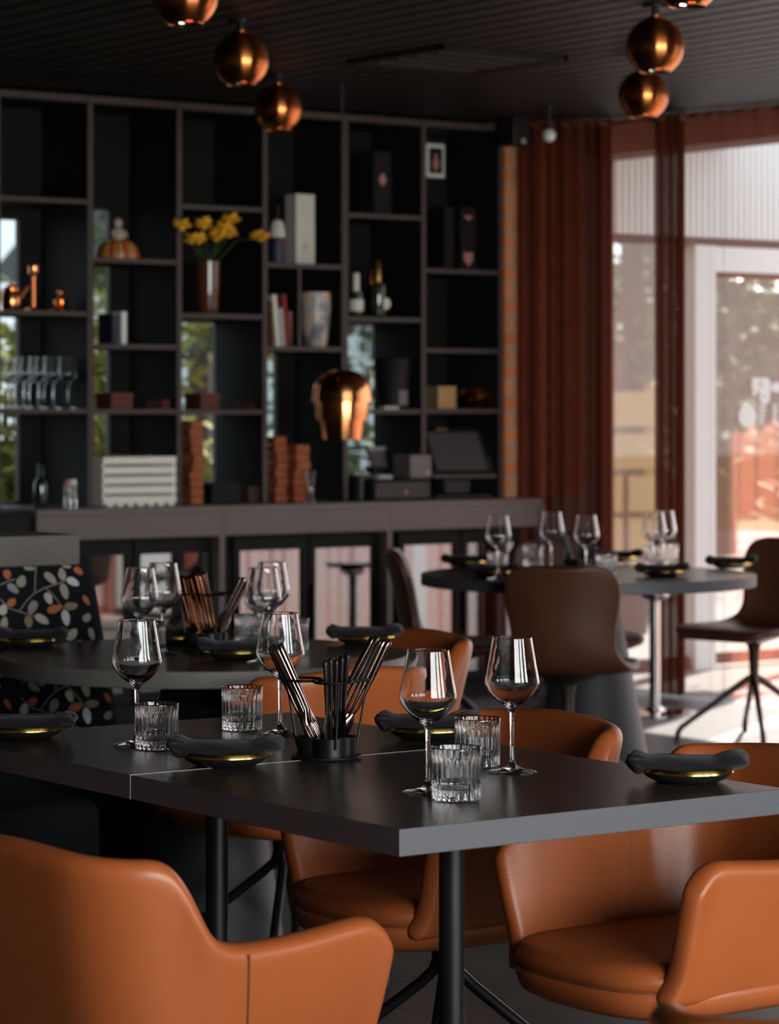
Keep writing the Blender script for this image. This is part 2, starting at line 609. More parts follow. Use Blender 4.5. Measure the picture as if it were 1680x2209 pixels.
# window wall on the right
wins_right = [(4.5, 6.5), (6.85, 11.45)]
RZ1 = 2.6
mb = MB()
edges = [VBK - 0.2] + [x for wn in wins_right for x in wn] + [11.6]
for i in range(0, len(edges), 2):
    mb.box(UW, UW + 0.25, edges[i], edges[i + 1], 0, CEIL + 0.05)
for a, b in wins_right:
    mb.box(UW, UW + 0.25, a, b, RZ1, CEIL + 0.05)
struct(mb.build('wall_right', M['brick'] if False else M['walldark']))
struct(MB().box(8.535, 9.03, 10.91, 11.36, 0.918, CEIL + 0.05).build('wall_brick_pier', M['brick']))
struct(MB().box(9.031, UW, 11.15, 11.6, 0, CEIL + 0.05).build('trim_pillar', M['pillar']))
k = 0
for i in range(1, len(xs) - 1, 2):
    FZ1 = ftop[i // 2]
    k += 1
    fr = MB()
    for a, b in ((xs[i], xs[i] + 0.012), (xs[i + 1] - 0.012, xs[i + 1])):
        fr.box(a, b, 11.37, 11.395, FZ0, FZ1)
    fr.box(xs[i], xs[i + 1], 11.37, 11.395, FZ0, FZ0 + 0.012)
    fr.box(xs[i], xs[i + 1], 11.37, 11.395, FZ1 - 0.012, FZ1)
    f = struct(fr.build('window_%d' % k, M['frame'], smooth=0))
    MB().box(xs[i] + 0.012, xs[i + 1] - 0.012, 11.38, 11.386, FZ0 + 0.012, FZ1 - 0.012).build('pane', M['dimmed'], f, smooth=0)
def window(axis, a, b, z0, z1, pos, mull, trans_z=None):
    global k
    k += 1
    fr = MB()
    t = 0.05
    def bar(p0, p1, q0, q1):
        if axis == 'v':
            fr.box(pos, pos + 0.07, p0, p1, q0, q1)
        else:
            fr.box(p0, p1, pos, pos + 0.07, q0, q1)
    bar(a, a + t, z0, z1)
    bar(b - t, b, z0, z1)
    bar(a, b, z0, z0 + t)
    bar(a, b, z1 - t, z1)
    for i in range(1, mull):
        x = a + (b - a) * i / mull
        bar(x - t / 2, x + t / 2, z0, z1)
    if trans_z:
        bar(a, b, trans_z - t / 2, trans_z + t / 2)
    f = struct(fr.build('window_%d' % k, M['frame'], smooth=0))
    p = MB()
    if axis == 'v':
        p.box(pos + 0.03, pos + 0.036, a + t, b - t, z0 + t, z1 - t)
    else:
        p.box(a + t, b - t, pos + 0.03, pos + 0.036, z0 + t, z1 - t)
    p.build('pane', M['pane'], f, smooth=0)
for a, b in wins_back:
    window('u', a, b, WZ0, WZ1, VBK - 0.14, 1)
    daylight((a, b))
for a, b in wins_right[:1]:
    window('v', a, b, 0.02, RZ1, UW + 0.12, 2, 2.2)
for a, b in wins_right:
    portal('daylight', (UW + 0.3, (a + b) / 2, 1.3), (math.radians(90), 0, math.radians(90)), b - a, 2.6)

# ------------------------------------------------------------------ outside: paving, lawn, eave, entrance wing, trees, house
struct(MB().box(UW + 0.02, 22.0, -12, 30, -0.2, -0.02).build('ground_paving', M['paving']))
lw = MB().box(22.0, 60, -40, 60, -0.22, -0.04)
lw.box(-30, UW + 0.02, 11.6, 30, -0.22, -0.04)
lw.box(-30, 22.0, 30, 60, -0.22, -0.04)
lw.box(-30, 22.0, -40, -12, -0.22, -0.04)
lw.box(-30, UW, -12, VBK - 0.2, -0.22, -0.04)
struct(lw.build('ground_lawn', M['lawn']))
struct(MB().box(UW + 0.25, 10.32, -4, 11.3, 2.75, 2.95).build('roof_eave', M['facade']))
struct(MB().box(UW + 0.25, 11.55, 11.3, 15.0, 2.78, 4.4).build('roof_entrance_wing', M['facade']))
# glazed front of the entrance wing
u_post0, u_post1 = onv(1486, 900, VWING).x, onv(1530, 900, VWING).x
zb = onv(1400, 515, VWING).z
zd = onv(1600, 588, VWING).z
mb = MB()
mb.box(UW + 0.2, 11.55, VWING, VWING + 0.06, zb - 0.025, zb + 0.02)
mb.box(UW + 0.2, UW + 0.26, VWING, VWING + 0.06, 0, zb)
mb.box(UW + 0.2, u_post0, VWING, VWING + 0.06, -0.02, 0.05)
f = struct(mb.build('window_facade', M['frame'], smooth=0))
MB().box(UW + 0.26, u_post0, VWING + 0.03, VWING + 0.036, 0.05, zb - 0.02).build('pane', M['pane'], f, smooth=0)
mb = MB()
x = UW + 0.2
while x < 11.5:
    mb.box(x, x + 0.028, VWING - 0.012, VWING + 0.05, zb + 0.02, 2.78)
    mb.box(x + 0.028, x + 0.042, VWING + 0.004, VWING + 0.05, zb + 0.02, 2.78)
    x += 0.042
struct(mb.build('wall_ribbed_cladding', M['facade'], smooth=0))
struct(MB().box(u_post0, u_post1, VWING - 0.05, VWING + 0.08, -0.02, zb - 0.025).build('trim_door_post', M['white']))
d = MB()
d.box(u_post1, 11.2, VWING, VWING + 0.06, zd, zb - 0.025)
dn = struct(d.build('door_entrance', M['white'], smooth=0))
d = MB()
d.box(u_post1, u_post1 + 0.03, VWING, VWING + 0.05, 0, zd)
d.box(11.12, 11.2, VWING, VWING + 0.05, 0, zd)
d.box(u_post1, 11.2, VWING, VWING + 0.05, zd - 0.03, zd)
d.box(u_post1, 11.2, VWING, VWING + 0.05, 0, 0.06)
d.build('door_frame', M['browndoor'], dn, smooth=0)
MB().box(u_post1 + 0.03, 11.12, VWING + 0.022, VWING + 0.028, 0.06, zd - 0.03).build('door_glass', M['pane'], dn, smooth=0)
struct(MB().box(UW, onv(1316, 900, VWING).x, VWING - 0.03, VWING - 0.002, 0, 2.78).build('wall_backlight_block', M['browndoor'], smooth=0))  # dark panel added to keep backlight off the gathered curtain
# white stickers and lettering on the inside of the door glass
st = MB()
VS = VWING + 0.012
def strip(x0, y0, x1, y1):
    a, b = onv(x0, y0, VS), onv(x1, y1, VS)
    st.box(min(a.x, b.x), max(a.x, b.x), VS, VS + 0.004, min(a.z, b.z), max(a.z, b.z))
RX = Matrix.Rotation(math.radians(90), 4, 'X')
def disc(px, py, r, hole=0.0):
    p = onv(px, py, VS)
    Mx = Matrix.Translation(p) @ RX
    if hole:
        st.lathe([(hole, -0.002), (r, -0.002), (r, 0.002), (hole, 0.002), (hole, -0.002)], 28, M=Mx)
    else:
        st.lathe([(0, -0.002), (r, -0.002), (r, 0.002), (0, 0.002)], 28, M=Mx)
disc(1612, 898, 0.062)
disc(1649, 856, 0.037, 0.009)
disc(1627, 848, 0.016)
disc(1630, 830, 0.03, 0.006)
disc(1652, 828, 0.032, 0.006)
strip(1622, 815, 1662, 822)
strip(1654, 815, 1662, 850)
strip(1634, 836, 1656, 846)
disc(1674, 836, 0.028, 0.006)
strip(1664, 832, 1690, 840)
for i in range(5):
    strip(1640 - i, 872 + i * 9, 1652 - i, 877 + i * 9)
    strip(1667, 872 + i * 9, 1676, 877 + i * 9)
st.build('lettering', M['white'], dn)

# tree kinds
def make_tree(name, label, seed, h=5.5):
    rnd = random.Random(seed)
    r = empty(name, label, 'tree', (0, 0, 0), group='trees beyond the entrance')
    MB().tube([(0, 0, -0.1), (0.05, 0, h * 0.3), (0, 0.05, h * 0.6), (0.05, 0, h * 0.85)], [0.14, 0.11, 0.08, 0.03], 8).build('trunk', M['bark'], r)
    c = MB()
    for b in range(46):
        a = rnd.uniform(0, 6.28)
        zz = rnd.uniform(0.12, 1.0) * h
        rr = (1.05 - zz / h) * h * 0.36 * rnd.uniform(0.35, 1)
        bc = Vector((math.cos(a) * rr, math.sin(a) * rr, zz))
        for q in range(46):
            p = bc + Vector((rnd.gauss(0, 0.28), rnd.gauss(0, 0.28), rnd.gauss(0, 0.12)))
            d1 = Vector((rnd.uniform(-1, 1), rnd.uniform(-1, 1), rnd.uniform(-0.5, 0.5))).normalized() * 0.085
            d2 = Vector((rnd.uniform(-1, 1), rnd.uniform(-1, 1), rnd.uniform(-1, 1))).normalized() * 0.05
            c.add([p - d1, p - d2, p + d1, p + d2], [(0, 1, 2, 3)])
    c.build('foliage', M['leaf'], r, smooth=0)
    return r
tree = make_tree('garden_tree', 'leafy green tree behind the narrow left pane of the entrance', 3)
pl = onv(1365, 900, 17.5)
tree.location = (pl.x, 17.5, -0.05)
pl = onv(1560, 900, 20.0)
dup(tree, (pl.x, 20.0, -0.05), 1.1, 'green tree behind the glass of the entrance door')
pl = onv(1470, 900, 24.0)
dup(tree, (pl.x, 24.0, -0.05), 2.6, 'farthest tree, between the two panes of the entrance')
M['yleaf'] = mat('yellow_green_leaves', (0.30, 0.27, 0.05), 0.7, noise=0.5, nscale=3)
sb = empty('garden_shrub', '', 'shrub', (0, 0, 0), group='shrubs seen through the slots behind the shelves')
rnd = random.Random(8)
c_ = MB()
for b in range(60):
    bc = Vector((max(-0.8, min(0.8, rnd.gauss(0, 0.45))), max(-0.5, min(0.5, rnd.gauss(0, 0.3))), rnd.uniform(0.1, 1.85)))
    for q_ in range(40):
        p_ = bc + Vector((rnd.gauss(0, 0.2), rnd.gauss(0, 0.2), rnd.gauss(0, 0.12)))
        d1 = Vector((rnd.uniform(-1, 1), rnd.uniform(-1, 1), rnd.uniform(-0.5, 0.5))).normalized() * 0.07
        d2 = Vector((rnd.uniform(-1, 1), rnd.uniform(-1, 1), rnd.uniform(-1, 1))).normalized() * 0.045
        c_.add([p_ - d1, p_ - d2, p_ + d1, p_ + d2], [(0, 1, 2, 3)])
c_.build('foliage', M['yleaf'], sb, smooth=0)
MB().tube([(0, 0, -0.1), (0.03, 0, 0.8), (0, 0.03, 1.4)], [0.04, 0.03, 0.015], 8).build('stem', M['bark'], sb)
for i, (px, v_, lb) in enumerate(((15, 13.6, 'yellow green shrub outside the leftmost slot behind the shelves'), (222, 15.2, 'yellow green shrub outside the slot behind the second shelf column'))):
    q = onv(px, 900, v_)
    if i == 0:
        sb.location = (q.x, v_, -0.05)
        sb['label'] = lb
    else:
        dup(sb, (q.x, v_, -0.05), 1.0, lb)
q = onv(432, 900, 17.5)
dup(tree, (q.x, 17.5, -0.05), 0.7, 'green tree outside the slot behind the third shelf column', 'trees seen through the slots behind the shelves')
q = onv(604, 900, 21.0)
dup(tree, (q.x + 0.5, 21.0, -0.05), 4.0, 'tree outside the slot behind the fourth shelf column', 'trees seen through the slots behind the shelves')
bx = onv(1600, 900, 28.0).x  # shed added to darken the bright view behind the door
bh = empty('backdrop_shed', 'added dark brown shed, toning down the view behind the entrance door glass', 'shed', (bx, 28.0, -0.02))
MB().box(0, 5, 0, 3, 0, 2.9).build('wall', M['browndoor'], bh, smooth=0)
MB().add([(-0.2, -0.3, 2.9), (5.2, -0.3, 2.9), (5.2, 3.3, 2.9), (-0.2, 3.3, 2.9), (-0.2, 1.5, 3.7), (5.2, 1.5, 3.7)], [(0, 1, 5, 4), (2, 3, 4, 5), (3, 0, 4), (1, 2, 5), (0, 3, 2, 1)]).build('roof', M['frame'], bh, smooth=0)
# pale planks of a sunlit fence beyond the left pane
p0, p1 = onv(1300, 900, 14.0), onv(1430, 900, 14.0)
fr = empty('plank_fence', 'low fence of sunlit yellow planks behind the left pane of the entrance', 'fence', (p0.x, 14.0, 0))
for i in range(5):
    z0 = 0.15 + i * 0.27
    MB().box(0, p1.x - p0.x, 0, 0.03, z0, z0 + 0.22).build('plank', M['plank'], fr, smooth=0)
for xx in (0.05, p1.x - p0.x - 0.05):
    MB().box(xx - 0.03, xx + 0.03, 0.03, 0.09, -0.02, 1.5).build('post', M['plank'], fr, smooth=0)
pf = MB()
pc = onv(1350, 905, 13.4)
for i in range(9):
    a = math.radians(-70 + i * 17)
    tip = Vector((math.sin(a) * 0.5, 0.1 * math.cos(i), 0.35 * math.cos(a) - 0.12))
    b0 = Vector((0, 0, 0.95))
    mid = b0 + tip * 0.55 + Vector((0, 0, 0.1))
    pf.add([b0, mid + Vector((0.02, 0.02, 0)), b0 + tip, mid - Vector((0.02, 0.02, 0))], [(0, 1, 2, 3)])
pr = empty('potted_palm', 'dark green palm leaves in a pot before the yellow plank fence', 'plant', (pc.x, 13.4, -0.02))
pf.build('fronds', M['palm'], pr, smooth=0)
MB().lathe([(0, 0), (0.13, 0), (0.17, 0.32), (0.15, 0.32), (0.14, 0.28), (0, 0.28)], 20).build('pot', M['cone'], pr)
MB().tube([(0, 0, 0.28), (0, 0, 0.96)], 0.02, 8).build('stem', M['bark'], pr)
# pale house far off, seen past the shelves
q = onv(790, 900, 40.0)
hr = empty('white_house', 'white house with a grey window seen through the slot above the copper pendant', 'house', (q.x, 40.0, 0))
MB().box(-3.5, 3.5, 0, 6, -0.2, 3.6).build('wall', M['facade'], hr, smooth=0)
MB().add([(-3.9, -0.4, 3.6), (3.9, -0.4, 3.6), (3.9, 6.4, 3.6), (-3.9, 6.4, 3.6), (-3.9, 3, 5.4), (3.9, 3, 5.4)],
         [(0, 1, 5, 4), (2, 3, 4, 5), (3, 0, 4), (1, 2, 5), (0, 3, 2, 1)]).build('roof', M['frame'], hr, smooth=0)
hw = MB().box(-0.23, 0.23, -0.06, 0.02, 2.2, 2.8).build('house_window', M['white'], hr, smooth=0)
for a in (-0.2, 0.02):
    MB().box(a, a + 0.18, -0.07, -0.05, 2.25, 2.76).build('house_window_pane', M['screen'], hw, smooth=0)

# ================================================================== CURTAINS
def curtain(name, label, path, period, amp, mt, z0, z1, jitter=0.3, seed=1):
    rnd = random.Random(seed)
    pts = []
    L = [0]
    for a, b in zip(path[:-1], path[1:]):
        L.append(L[-1] + (Vector(b) - Vector(a)).length)
    tot = L[-1]
    def at_s(s):
        for i in range(len(path) - 1):
            if s <= L[i + 1] or i == len(path) - 2:
                t = (s - L[i]) / (L[i + 1] - L[i])
                a, b = Vector(path[i]), Vector(path[i + 1])
                d_ = (b - a).normalized()
                return a + (b - a) * t, Vector((-d_.y, d_.x))
    s = 0.0
    ph = 0.0
    step = period / 14
    while s <= tot:
        p, n = at_s(s)
        A = amp * (1 + jitter * math.sin(ph * 0.37 + seed))
        off = n * A * math.sin(ph)
        tang = Vector((n.y, -n.x)) * A * 0.35 * math.sin(2 * ph)
        pts.append((p + off, tang))
        s += step
        ph += 2 * math.pi * step / (period * (1 + jitter * 0.7 * math.sin(s * 9.0 + seed)))
    vs, fs = [], []
    zz = [z0 + (z1 - z0) * i / 8 for i in range(9)]
    for (p, tg) in pts:
        for z in zz:
            g = 1.0 - 0.25 * ((z - z0) / (z1 - z0))
            q = p + tg * g
            vs.append((q.x, q.y, z))
    m_ = len(zz)
    for i in range(len(pts) - 1):
        for j in range(m_ - 1):
            fs.append((i * m_ + j, (i + 1) * m_ + j, (i + 1) * m_ + j + 1, i * m_ + j + 1))
    r = empty(name, label, 'curtain', (0, 0, 0), group='rust curtains by the entrance')
    MB().add(vs, fs).build('curtain_fabric', mt, r, smooth=80)
    hb_ = MB()
    hp = [(Vector((p.x, p.y, z1 - 0.02))) for p, _ in pts[::4]]
    hb_.tube(hp, 0.012, 6)
    hb_.build('header_tape', M['redbox'], r)
    return r
ZC0, ZC1 = 0.015, CEIL - 0.005
def cpt(px):                     # ceiling track of the curtains
    a, b = Vector((8.80, 10.88)), Vector((9.03, 9.42))
    du, dv = dirs(px)
    # crossing of the sight line with the track
    d_ = b - a
    t = (a.y * du - a.x * dv) / (d_.x * dv - d_.y * du)
    q = a + d_ * t
    return (q.x, q.y)
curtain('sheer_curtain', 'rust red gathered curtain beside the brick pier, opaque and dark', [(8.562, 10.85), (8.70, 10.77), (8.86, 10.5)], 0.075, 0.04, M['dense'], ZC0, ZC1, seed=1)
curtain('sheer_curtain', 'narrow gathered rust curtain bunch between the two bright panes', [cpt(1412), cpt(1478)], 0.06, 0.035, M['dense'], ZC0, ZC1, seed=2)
curtain('sheer_curtain', 'single sheer rust curtain layer in front of the narrow left pane', [cpt(1318), cpt(1414)], 0.19, 0.018, M['sheer'], ZC0, ZC1, seed=5)
curtain('sheer_curtain', 'wide sheer rust curtain over the entrance door, sunlit low down', [cpt(1476), cpt(1600), cpt(1722)], 0.105, 0.02, M['sheer'], ZC0, ZC1, seed=9)
for i, (a, b) in enumerate(((9.30, 7.0), (6.45, 4.6))):
    curtain('sheer_curtain', ('rust curtain mirrored in the middle and right fridge doors', 'rust curtain mirrored in the left fridge door')[i], [(9.04, a), (9.06, b)], 0.14, 0.03, M['sheer'], ZC0, ZC1, seed=11 + i)['group'] = 'rust curtains seen only in reflections'

# ================================================================== CEILING FITTINGS
p = at(985, 122, 11.35)
vr = empty('ceiling_vent', 'dark square air vent set in the slatted ceiling', 'vent', (p.x, p.y, CEIL))
MB().box(-0.3, 0.3, -0.3, 0.3, -0.012, 0.0).build('housing', M['blackplastic'], vr, bevel=0.006)
fb = MB()
for a in (-0.31, 0.29):
    fb.box(-0.31, 0.31, a, a + 0.02, -0.018, 0.0)
    fb.box(a, a + 0.02, -0.31, 0.31, -0.018, 0.0)
fb.build('vent_frame', M['blackplastic'], vr, smooth=0)
for i in range(4):
    MB().box(-0.24, 0.24, -0.2 + i * 0.13, -0.185 + i * 0.13, -0.018, -0.01).build('louver', M['shelfwood'], vr, smooth=0)

def make_globe():
    r = empty('copper_pendant', '', 'lamp', (0, 0, 0), group='round copper ceiling lamps')
    prof = []
    R = 0.1
    for i in range(25):
        a = math.radians(8 + (148 - 8) * i / 24)
        prof.append((R * math.sin(a), R * math.cos(a)))
    up_ = [q for q in prof if q[1] > -0.002]
    lo_ = [q for q in prof if q[1] <= -0.002]
    top = MB().lathe([(0.012, 0.101)] + up_ + [(R * 1.012, 0.0), (R * 1.012, -0.004), (R * 0.985, -0.004)], 56)
    top.build('upper_shade', M['copper'], r, smooth=50)
    inner = [(x * 0.965, z * 0.965 if z > -0.07 else z) for x, z in reversed(lo_)]
    MB().lathe([(R * 0.995, 0.0)] + lo_ + inner, 56).build('lower_shade', M['copper'], r, smooth=50)
    MB().torus((0, 0, -0.0848), 0.0528, 0.0022, 48, 8).build('rim', M['copper2'], r)  # lighter copper ring standing in for light on the inside edge
    MB().lathe([(0.048, -0.078), (0.045, -0.06), (0.03, -0.03), (0, -0.02)], 32).build('reflector', M['chrome'], r)
    MB().lathe([(0, -0.06), (0.018, -0.055), (0.024, -0.04), (0.018, -0.022), (0, -0.02)], 20).build('bulb', M['white'], r)
    MB().lathe([(0.0, 0.105), (0.022, 0.105), (0.022, 0.099), (0.012, 0.096)], 20).build('collar', M['copper2'], r)
    nl = CEIL - 2.58
    MB().lathe([(0.012, 0.1), (0.012, nl - 0.012), (0.045, nl - 0.01), (0.045, nl), (0, nl)], 20).build('stem', M['black'], r)
    return r
glb = make_globe()
LAMPS = [(400, -10, 'round copper ceiling lamp, first of the left row and cut by the top edge'),
         (520, 130, 'middle round copper ceiling lamp of the left row'),
         (600, 235, 'last round copper ceiling lamp of the left row, before the shelves'),
         (1482, -52, 'round copper ceiling lamp of the right row with only its mouth showing'),
         (1413, 100, 'middle round copper ceiling lamp of the right row'),
         (1387, 205, 'last round copper ceiling lamp of the right row, before the curtain')]
for i, (px, py, lb) in enumerate(LAMPS):
    p = at(px, py, (2.58 - H) * FPX / (HOR - py))
    if i == 0:
        glb.location = p
        glb['label'] = lb
    else:
        dup(glb, p, 0.3 * i, lb)

# tiered copper pendant before the shelves
p = at(738, 880, 12.2)
zb_ = 1.346 - 68 * 12.2 / FPX
tp = empty('tiered_pendant', 'large three-tier copper pendant shade hanging before the shelves', 'lamp', (p.x, p.y, zb_))
sh = [(0.012, 0.297)]
for i in range(1, 15):
    a = math.radians(90 * i / 14)
    sh.append((0.127 * math.sin(a) ** 0.9, 0.19 + 0.107 * math.cos(a)))
sh += [(0.130, 0.158), (0.127, 0.158), (0.122, 0.19)]
MB().lathe(sh, 64).build('upper_tier', M['copper2'], tp, smooth=45)
MB().lathe([(0.112, 0.19), (0.1155, 0.156), (0.110, 0.082), (0.107, 0.082), (0.110, 0.16)], 64).build('middle_tier', M['copper2'], tp, smooth=45)
MB().lathe([(0.096, 0.12), (0.096, 0.08), (0.083, 0.0), (0.080, 0.0), (0.092, 0.08)], 64).build('lower_tier', M['copper2'], tp, smooth=45)
MB().tube([(0, 0, 0.29), (0, 0, CEIL - zb_)], 0.003, 8).build('cord', M['blackplastic'], tp)
MB().lathe([(0, 0.12), (0.02, 0.125), (0.03, 0.15), (0.02, 0.18), (0, 0.19)], 16).build('bulb', M['white'], tp)

# small black loudspeaker and white globe by the brick pier
p = onv(1112, 290, 10.80)
sp = empty('wall_speaker', 'small black loudspeaker under the ceiling by the brick pier', 'speaker', p)
MB().box(-0.05, 0.05, -0.05, 0.06, -0.055, 0.085).build('case', M['blackplastic'], sp, bevel=0.006)
MB().lathe([(0, 0), (0.012, 0), (0.012, 0.006), (0, 0.006)], 16, M=Matrix.Translation((0.005, -0.05, -0.035)) @ RX).build('badge', M['lightgrey'], sp)
MB().box(-0.012, 0.012, 0.05, 0.165, 0.02, 0.05).build('bracket', M['black'], sp)
p = at(1184, 292, 13.2)
gl = empty('ceiling_camera', 'small white ball camera under the ceiling before the curtain', 'camera', p)
MB().ico((0, 0, 0), 0.03, n=20, m=12).build('ball', M['white'], gl)
MB().lathe([(0.008, 0.025), (0.008, CEIL - p.z - 0.01), (0.03, CEIL - p.z - 0.008), (0.03, CEIL - p.z), (0, CEIL - p.z)], 16).build('mount', M['blackplastic'], gl)

# ================================================================== SHELVING
COLPX = [-5, 195, 387, 572, 746, 914, 1080]
UC = [onv(px, 600, VF).x for px in COLPX]
ZTOP = 2.70
ZBOT = 0.917
W_ = 0.026
unit = empty('shelving_unit', 'tall dark brown open shelving with shade painted black inside behind the bar', 'shelf', (UC[0], VF, 0))
u0 = UC[0]
for x in [UC[0] - 0.44] + UC:
    MB().box(x - u0 - W_ / 2, x - u0 + W_ / 2, 0, VB - VF + 0.03, ZBOT, ZTOP).front().build('upright', [M['shelfwood'], M['cavity']], unit, smooth=0)  # sides painted black in place of shade, front keeps the laminate
def zat(px, py):
    return onv(px, py, VF).z
BOARDS = [[431, 675, 887], [563, 748, 888], [449, 682, 889], [574, 753], [467, 689, 888], [586, 757, 887]]
SH = []
for i in range(6):
    a, b = UC[i] - u0 + W_ / 2, UC[i + 1] - u0 - W_ / 2
    mid = (COLPX[i] + COLPX[i + 1]) / 2
    zs = [zat(mid, y) for y in BOARDS[i]]
    SH.append([z + 0.0105 for z in zs])
    for z in zs:
        MB().box(a, b, 0.004, VB - VF, z - 0.0105, z + 0.0105).front().build('shelf_board', [M['shelfwood'], M['cavity']], unit, smooth=0)
    MB().box(a, b, 0.004, VB - VF, ZTOP - 0.03, ZTOP).front().build('top_board', [M['shelfwood'], M['cavity']], unit, smooth=0)
x648 = onv(648, 600, VF).x - u0
MB().box(x648 - 0.008, x648 + 0.008, 0.006, VB - VF, SH[3][1], SH[3][0] - 0.021).front().build('divider', [M['shelfwood'], M['cavity']], unit, smooth=0)

# ------------------------------------------------------------------ back bar counter
VC = 10.75
ZC = 0.916
UL, UR = onv(80, 1100, VC).x, onv(1172, 1080, VC).x
ct = empty('bar_counter', 'long grey brown counter under the shelving, over the glass fridges', 'counter', (UL, VC, 0))
MB().box(0.0, 8.53 - UL, 0.0, 11.36 - VC - 0.005, ZC - 0.03, ZC).box(8.53 - UL, UR - UL, 0.0, 0.045, ZC - 0.03, ZC).build('worktop', M['counter'], ct, bevel=0.003)
seams = [80, 474, 480, 836, 842, 1162, 1168]
us = [onv(q, 1130, VC).x - UL for q in seams]
for a, b in ((us[0], us[1]), (us[2] + 0.004, us[3]), (us[4] + 0.004, us[5])):
    MB().box(a, b, 0.0, 0.03, ZC - 0.132, ZC - 0.0301).build('fascia_panel', M['counter'], ct, smooth=0)
for q in (80, 480, 841, 1170):
    x = onv(q, 1200, VC).x - UL
    MB().box(x - 0.014 if q > 80 else x, x + 0.014 if q > 80 else x + 0.028, 0.002, 0.5 if q < 1000 else 0.05, 0.0, ZC - 0.0301 if q > 80 else ZC - 0.133).build('post', M['counter'], ct, smooth=0)
bb = empty('black_cabinet', 'black cabinet at the left end of the bar counter', 'cabinet', (UL - 0.01, VC + 0.03, 0))
MB().box(-0.9, 0, 0, 0.55, 0.05, 0.908).build('body', M['cavity'], bb, bevel=0.004)
MB().box(-0.89, -0.01, -0.018, 0, 0.08, 0.9).build('door', M['cavity'], bb, bevel=0.003)
MB().box(-0.85, -0.05, 0.03, 0.5, 0.0, 0.05).build('plinth', M['cavity'], bb, smooth=0)

def fridge(px0, px1, label, doors):
    a, b = onv(px0, 1250, VC + 0.06).x, onv(px1, 1250, VC + 0.06).x
    r = empty('bar_fridge', label, 'fridge', (a, VC + 0.06, 0), group='glass door fridges under the bar counter')
    wdt = b - a
    cs = MB()
    cs.box(0, wdt, 0.03, 0.47, 0.0, 0.06)
    cs.box(0, wdt, 0.03, 0.47, 0.74, 0.775)
    cs.box(0, 0.02, 0.03, 0.47, 0.06, 0.74)
    cs.box(wdt - 0.02, wdt, 0.03, 0.47, 0.06, 0.74)
    cs.build('case', M['cavity'], r, smooth=0)
    MB().box(0.02, wdt - 0.02, 0.45, 0.47, 0.06, 0.74).build('liner', M['steel'], r, smooth=0)
    MB().box(0.02, wdt - 0.02, 0.07, 0.44, 0.39, 0.398).build('shelf', M['lightgrey'], r, smooth=0)
    for d0, d1 in doors:
        x0, x1 = onv(d0, 1250, VC + 0.06).x - a, onv(d1, 1250, VC + 0.06).x - a
        f_ = MB()
        t = 0.032
        f_.box(x0, x0 + t, 0, 0.03, 0.07, 0.77)
        f_.box(x1 - t, x1, 0, 0.03, 0.07, 0.77)
        f_.box(x0 + t, x1 - t, 0, 0.03, 0.07, 0.11)
        f_.box(x0 + t, x1 - t, 0, 0.03, 0.71, 0.77)
        do = f_.build('door', M['cavity'], r, smooth=0)
        MB().box(x0 + t, x1 - t, 0.012, 0.02, 0.11, 0.71).build('door_glass', M['fridgeglass'], do, smooth=0)
        MB().box(x0 + 0.008, x0 + 0.02, -0.018, 0, 0.3, 0.55).build('handle', M['black'], do, bevel=0.002)
    return r
fridge(90, 470, 'glass door bar fridge under the left third of the counter, behind the wine glasses', [(95, 285), (290, 466)])
fridge(492, 830, 'glass door bar fridge under the middle of the counter', [(505, 664), (668, 822)])
fridge(854, 1128, 'glass door bar fridge under the right end of the counter', [(860, 992), (996, 1124)])

# ------------------------------------------------------------------ bottles
def bottle_prof(r, h, neck, nr):
    return [(0, 0), (r * 0.95, 0), (r, 0.006), (r, h * 0.5), (r * 0.95, h * 0.57), (nr * 1.25, h * neck), (nr, h * (neck + 0.06)), (nr, h * 0.985), (nr * 0.8, h), (0, h)]
def make_bottle(name, label, h, r, body, foil=None, lab=None, neck=0.72, nr=0.014, group=None):
    o = empty(name, label, 'bottle', (0, 0, 0), group=group)
    MB().lathe(bottle_prof(r, h, neck, nr), 28).build('glass_body', body, o, smooth=50)
    if foil:
        MB().lathe([(nr * 1.3, h * (neck + 0.0)), (nr * 1.12, h * (neck + 0.07)), (nr * 1.12, h * 0.99), (nr * 0.7, h * 1.012), (0, h * 1.012)], 24).build('neck_foil', foil, o, smooth=50)
    if lab:
        MB().lathe([(r * 1.01, h * 0.14), (r * 1.015, h * 0.14), (r * 1.015, h * 0.40), (r * 1.01, h * 0.40)], 28).build('paper_label', lab, o)
    return o
fb_ = make_bottle('wine_bottle', '', 0.3, 0.036, M['bottle'], M['white'], M['label'], group='dark bottles in the left fridge')
for i, (px, lb) in enumerate(((196, 'dark bottle with pale neck in the left fridge, beside the leaf-pattern bench'), (226, 'dark bottle with pale neck in the left fridge, second from the leaf-pattern bench'))):
    q = onv(px, 1250, VC + 0.25)
    if i == 0:
        fb_.location = (q.x, VC + 0.25, 0.4)
        fb_['label'] = lb
    else:
        dup(fb_, (q.x, VC + 0.25, 0.4), 0.5, lb)
for i, (px, lb) in enumerate(((722, 'bottle behind the right door of the middle fridge, nearer its left frame'), (752, 'bottle behind the right door of the middle fridge, nearer its right frame'), (640, 'bottle behind the left door of the middle fridge'))):
    q = onv(px, 1250, VC + 0.25)
    dup(fb_, (q.x, VC + 0.25, 0.4), 0.9 * i, lb, 'dark bottles in the middle fridge')

# ================================================================== THINGS ON THE SHELVES
VI = VF + 0.13
def spx(px, col, row, v=VI):
    z = SH[col][row] if row < len(SH[col]) else ZC
    return Vector((onv(px, 800, v).x, v, z))
def m_per_px(px, v=VI):
    return v / dirs(px)[1] / FPX
SC = m_per_px(500)

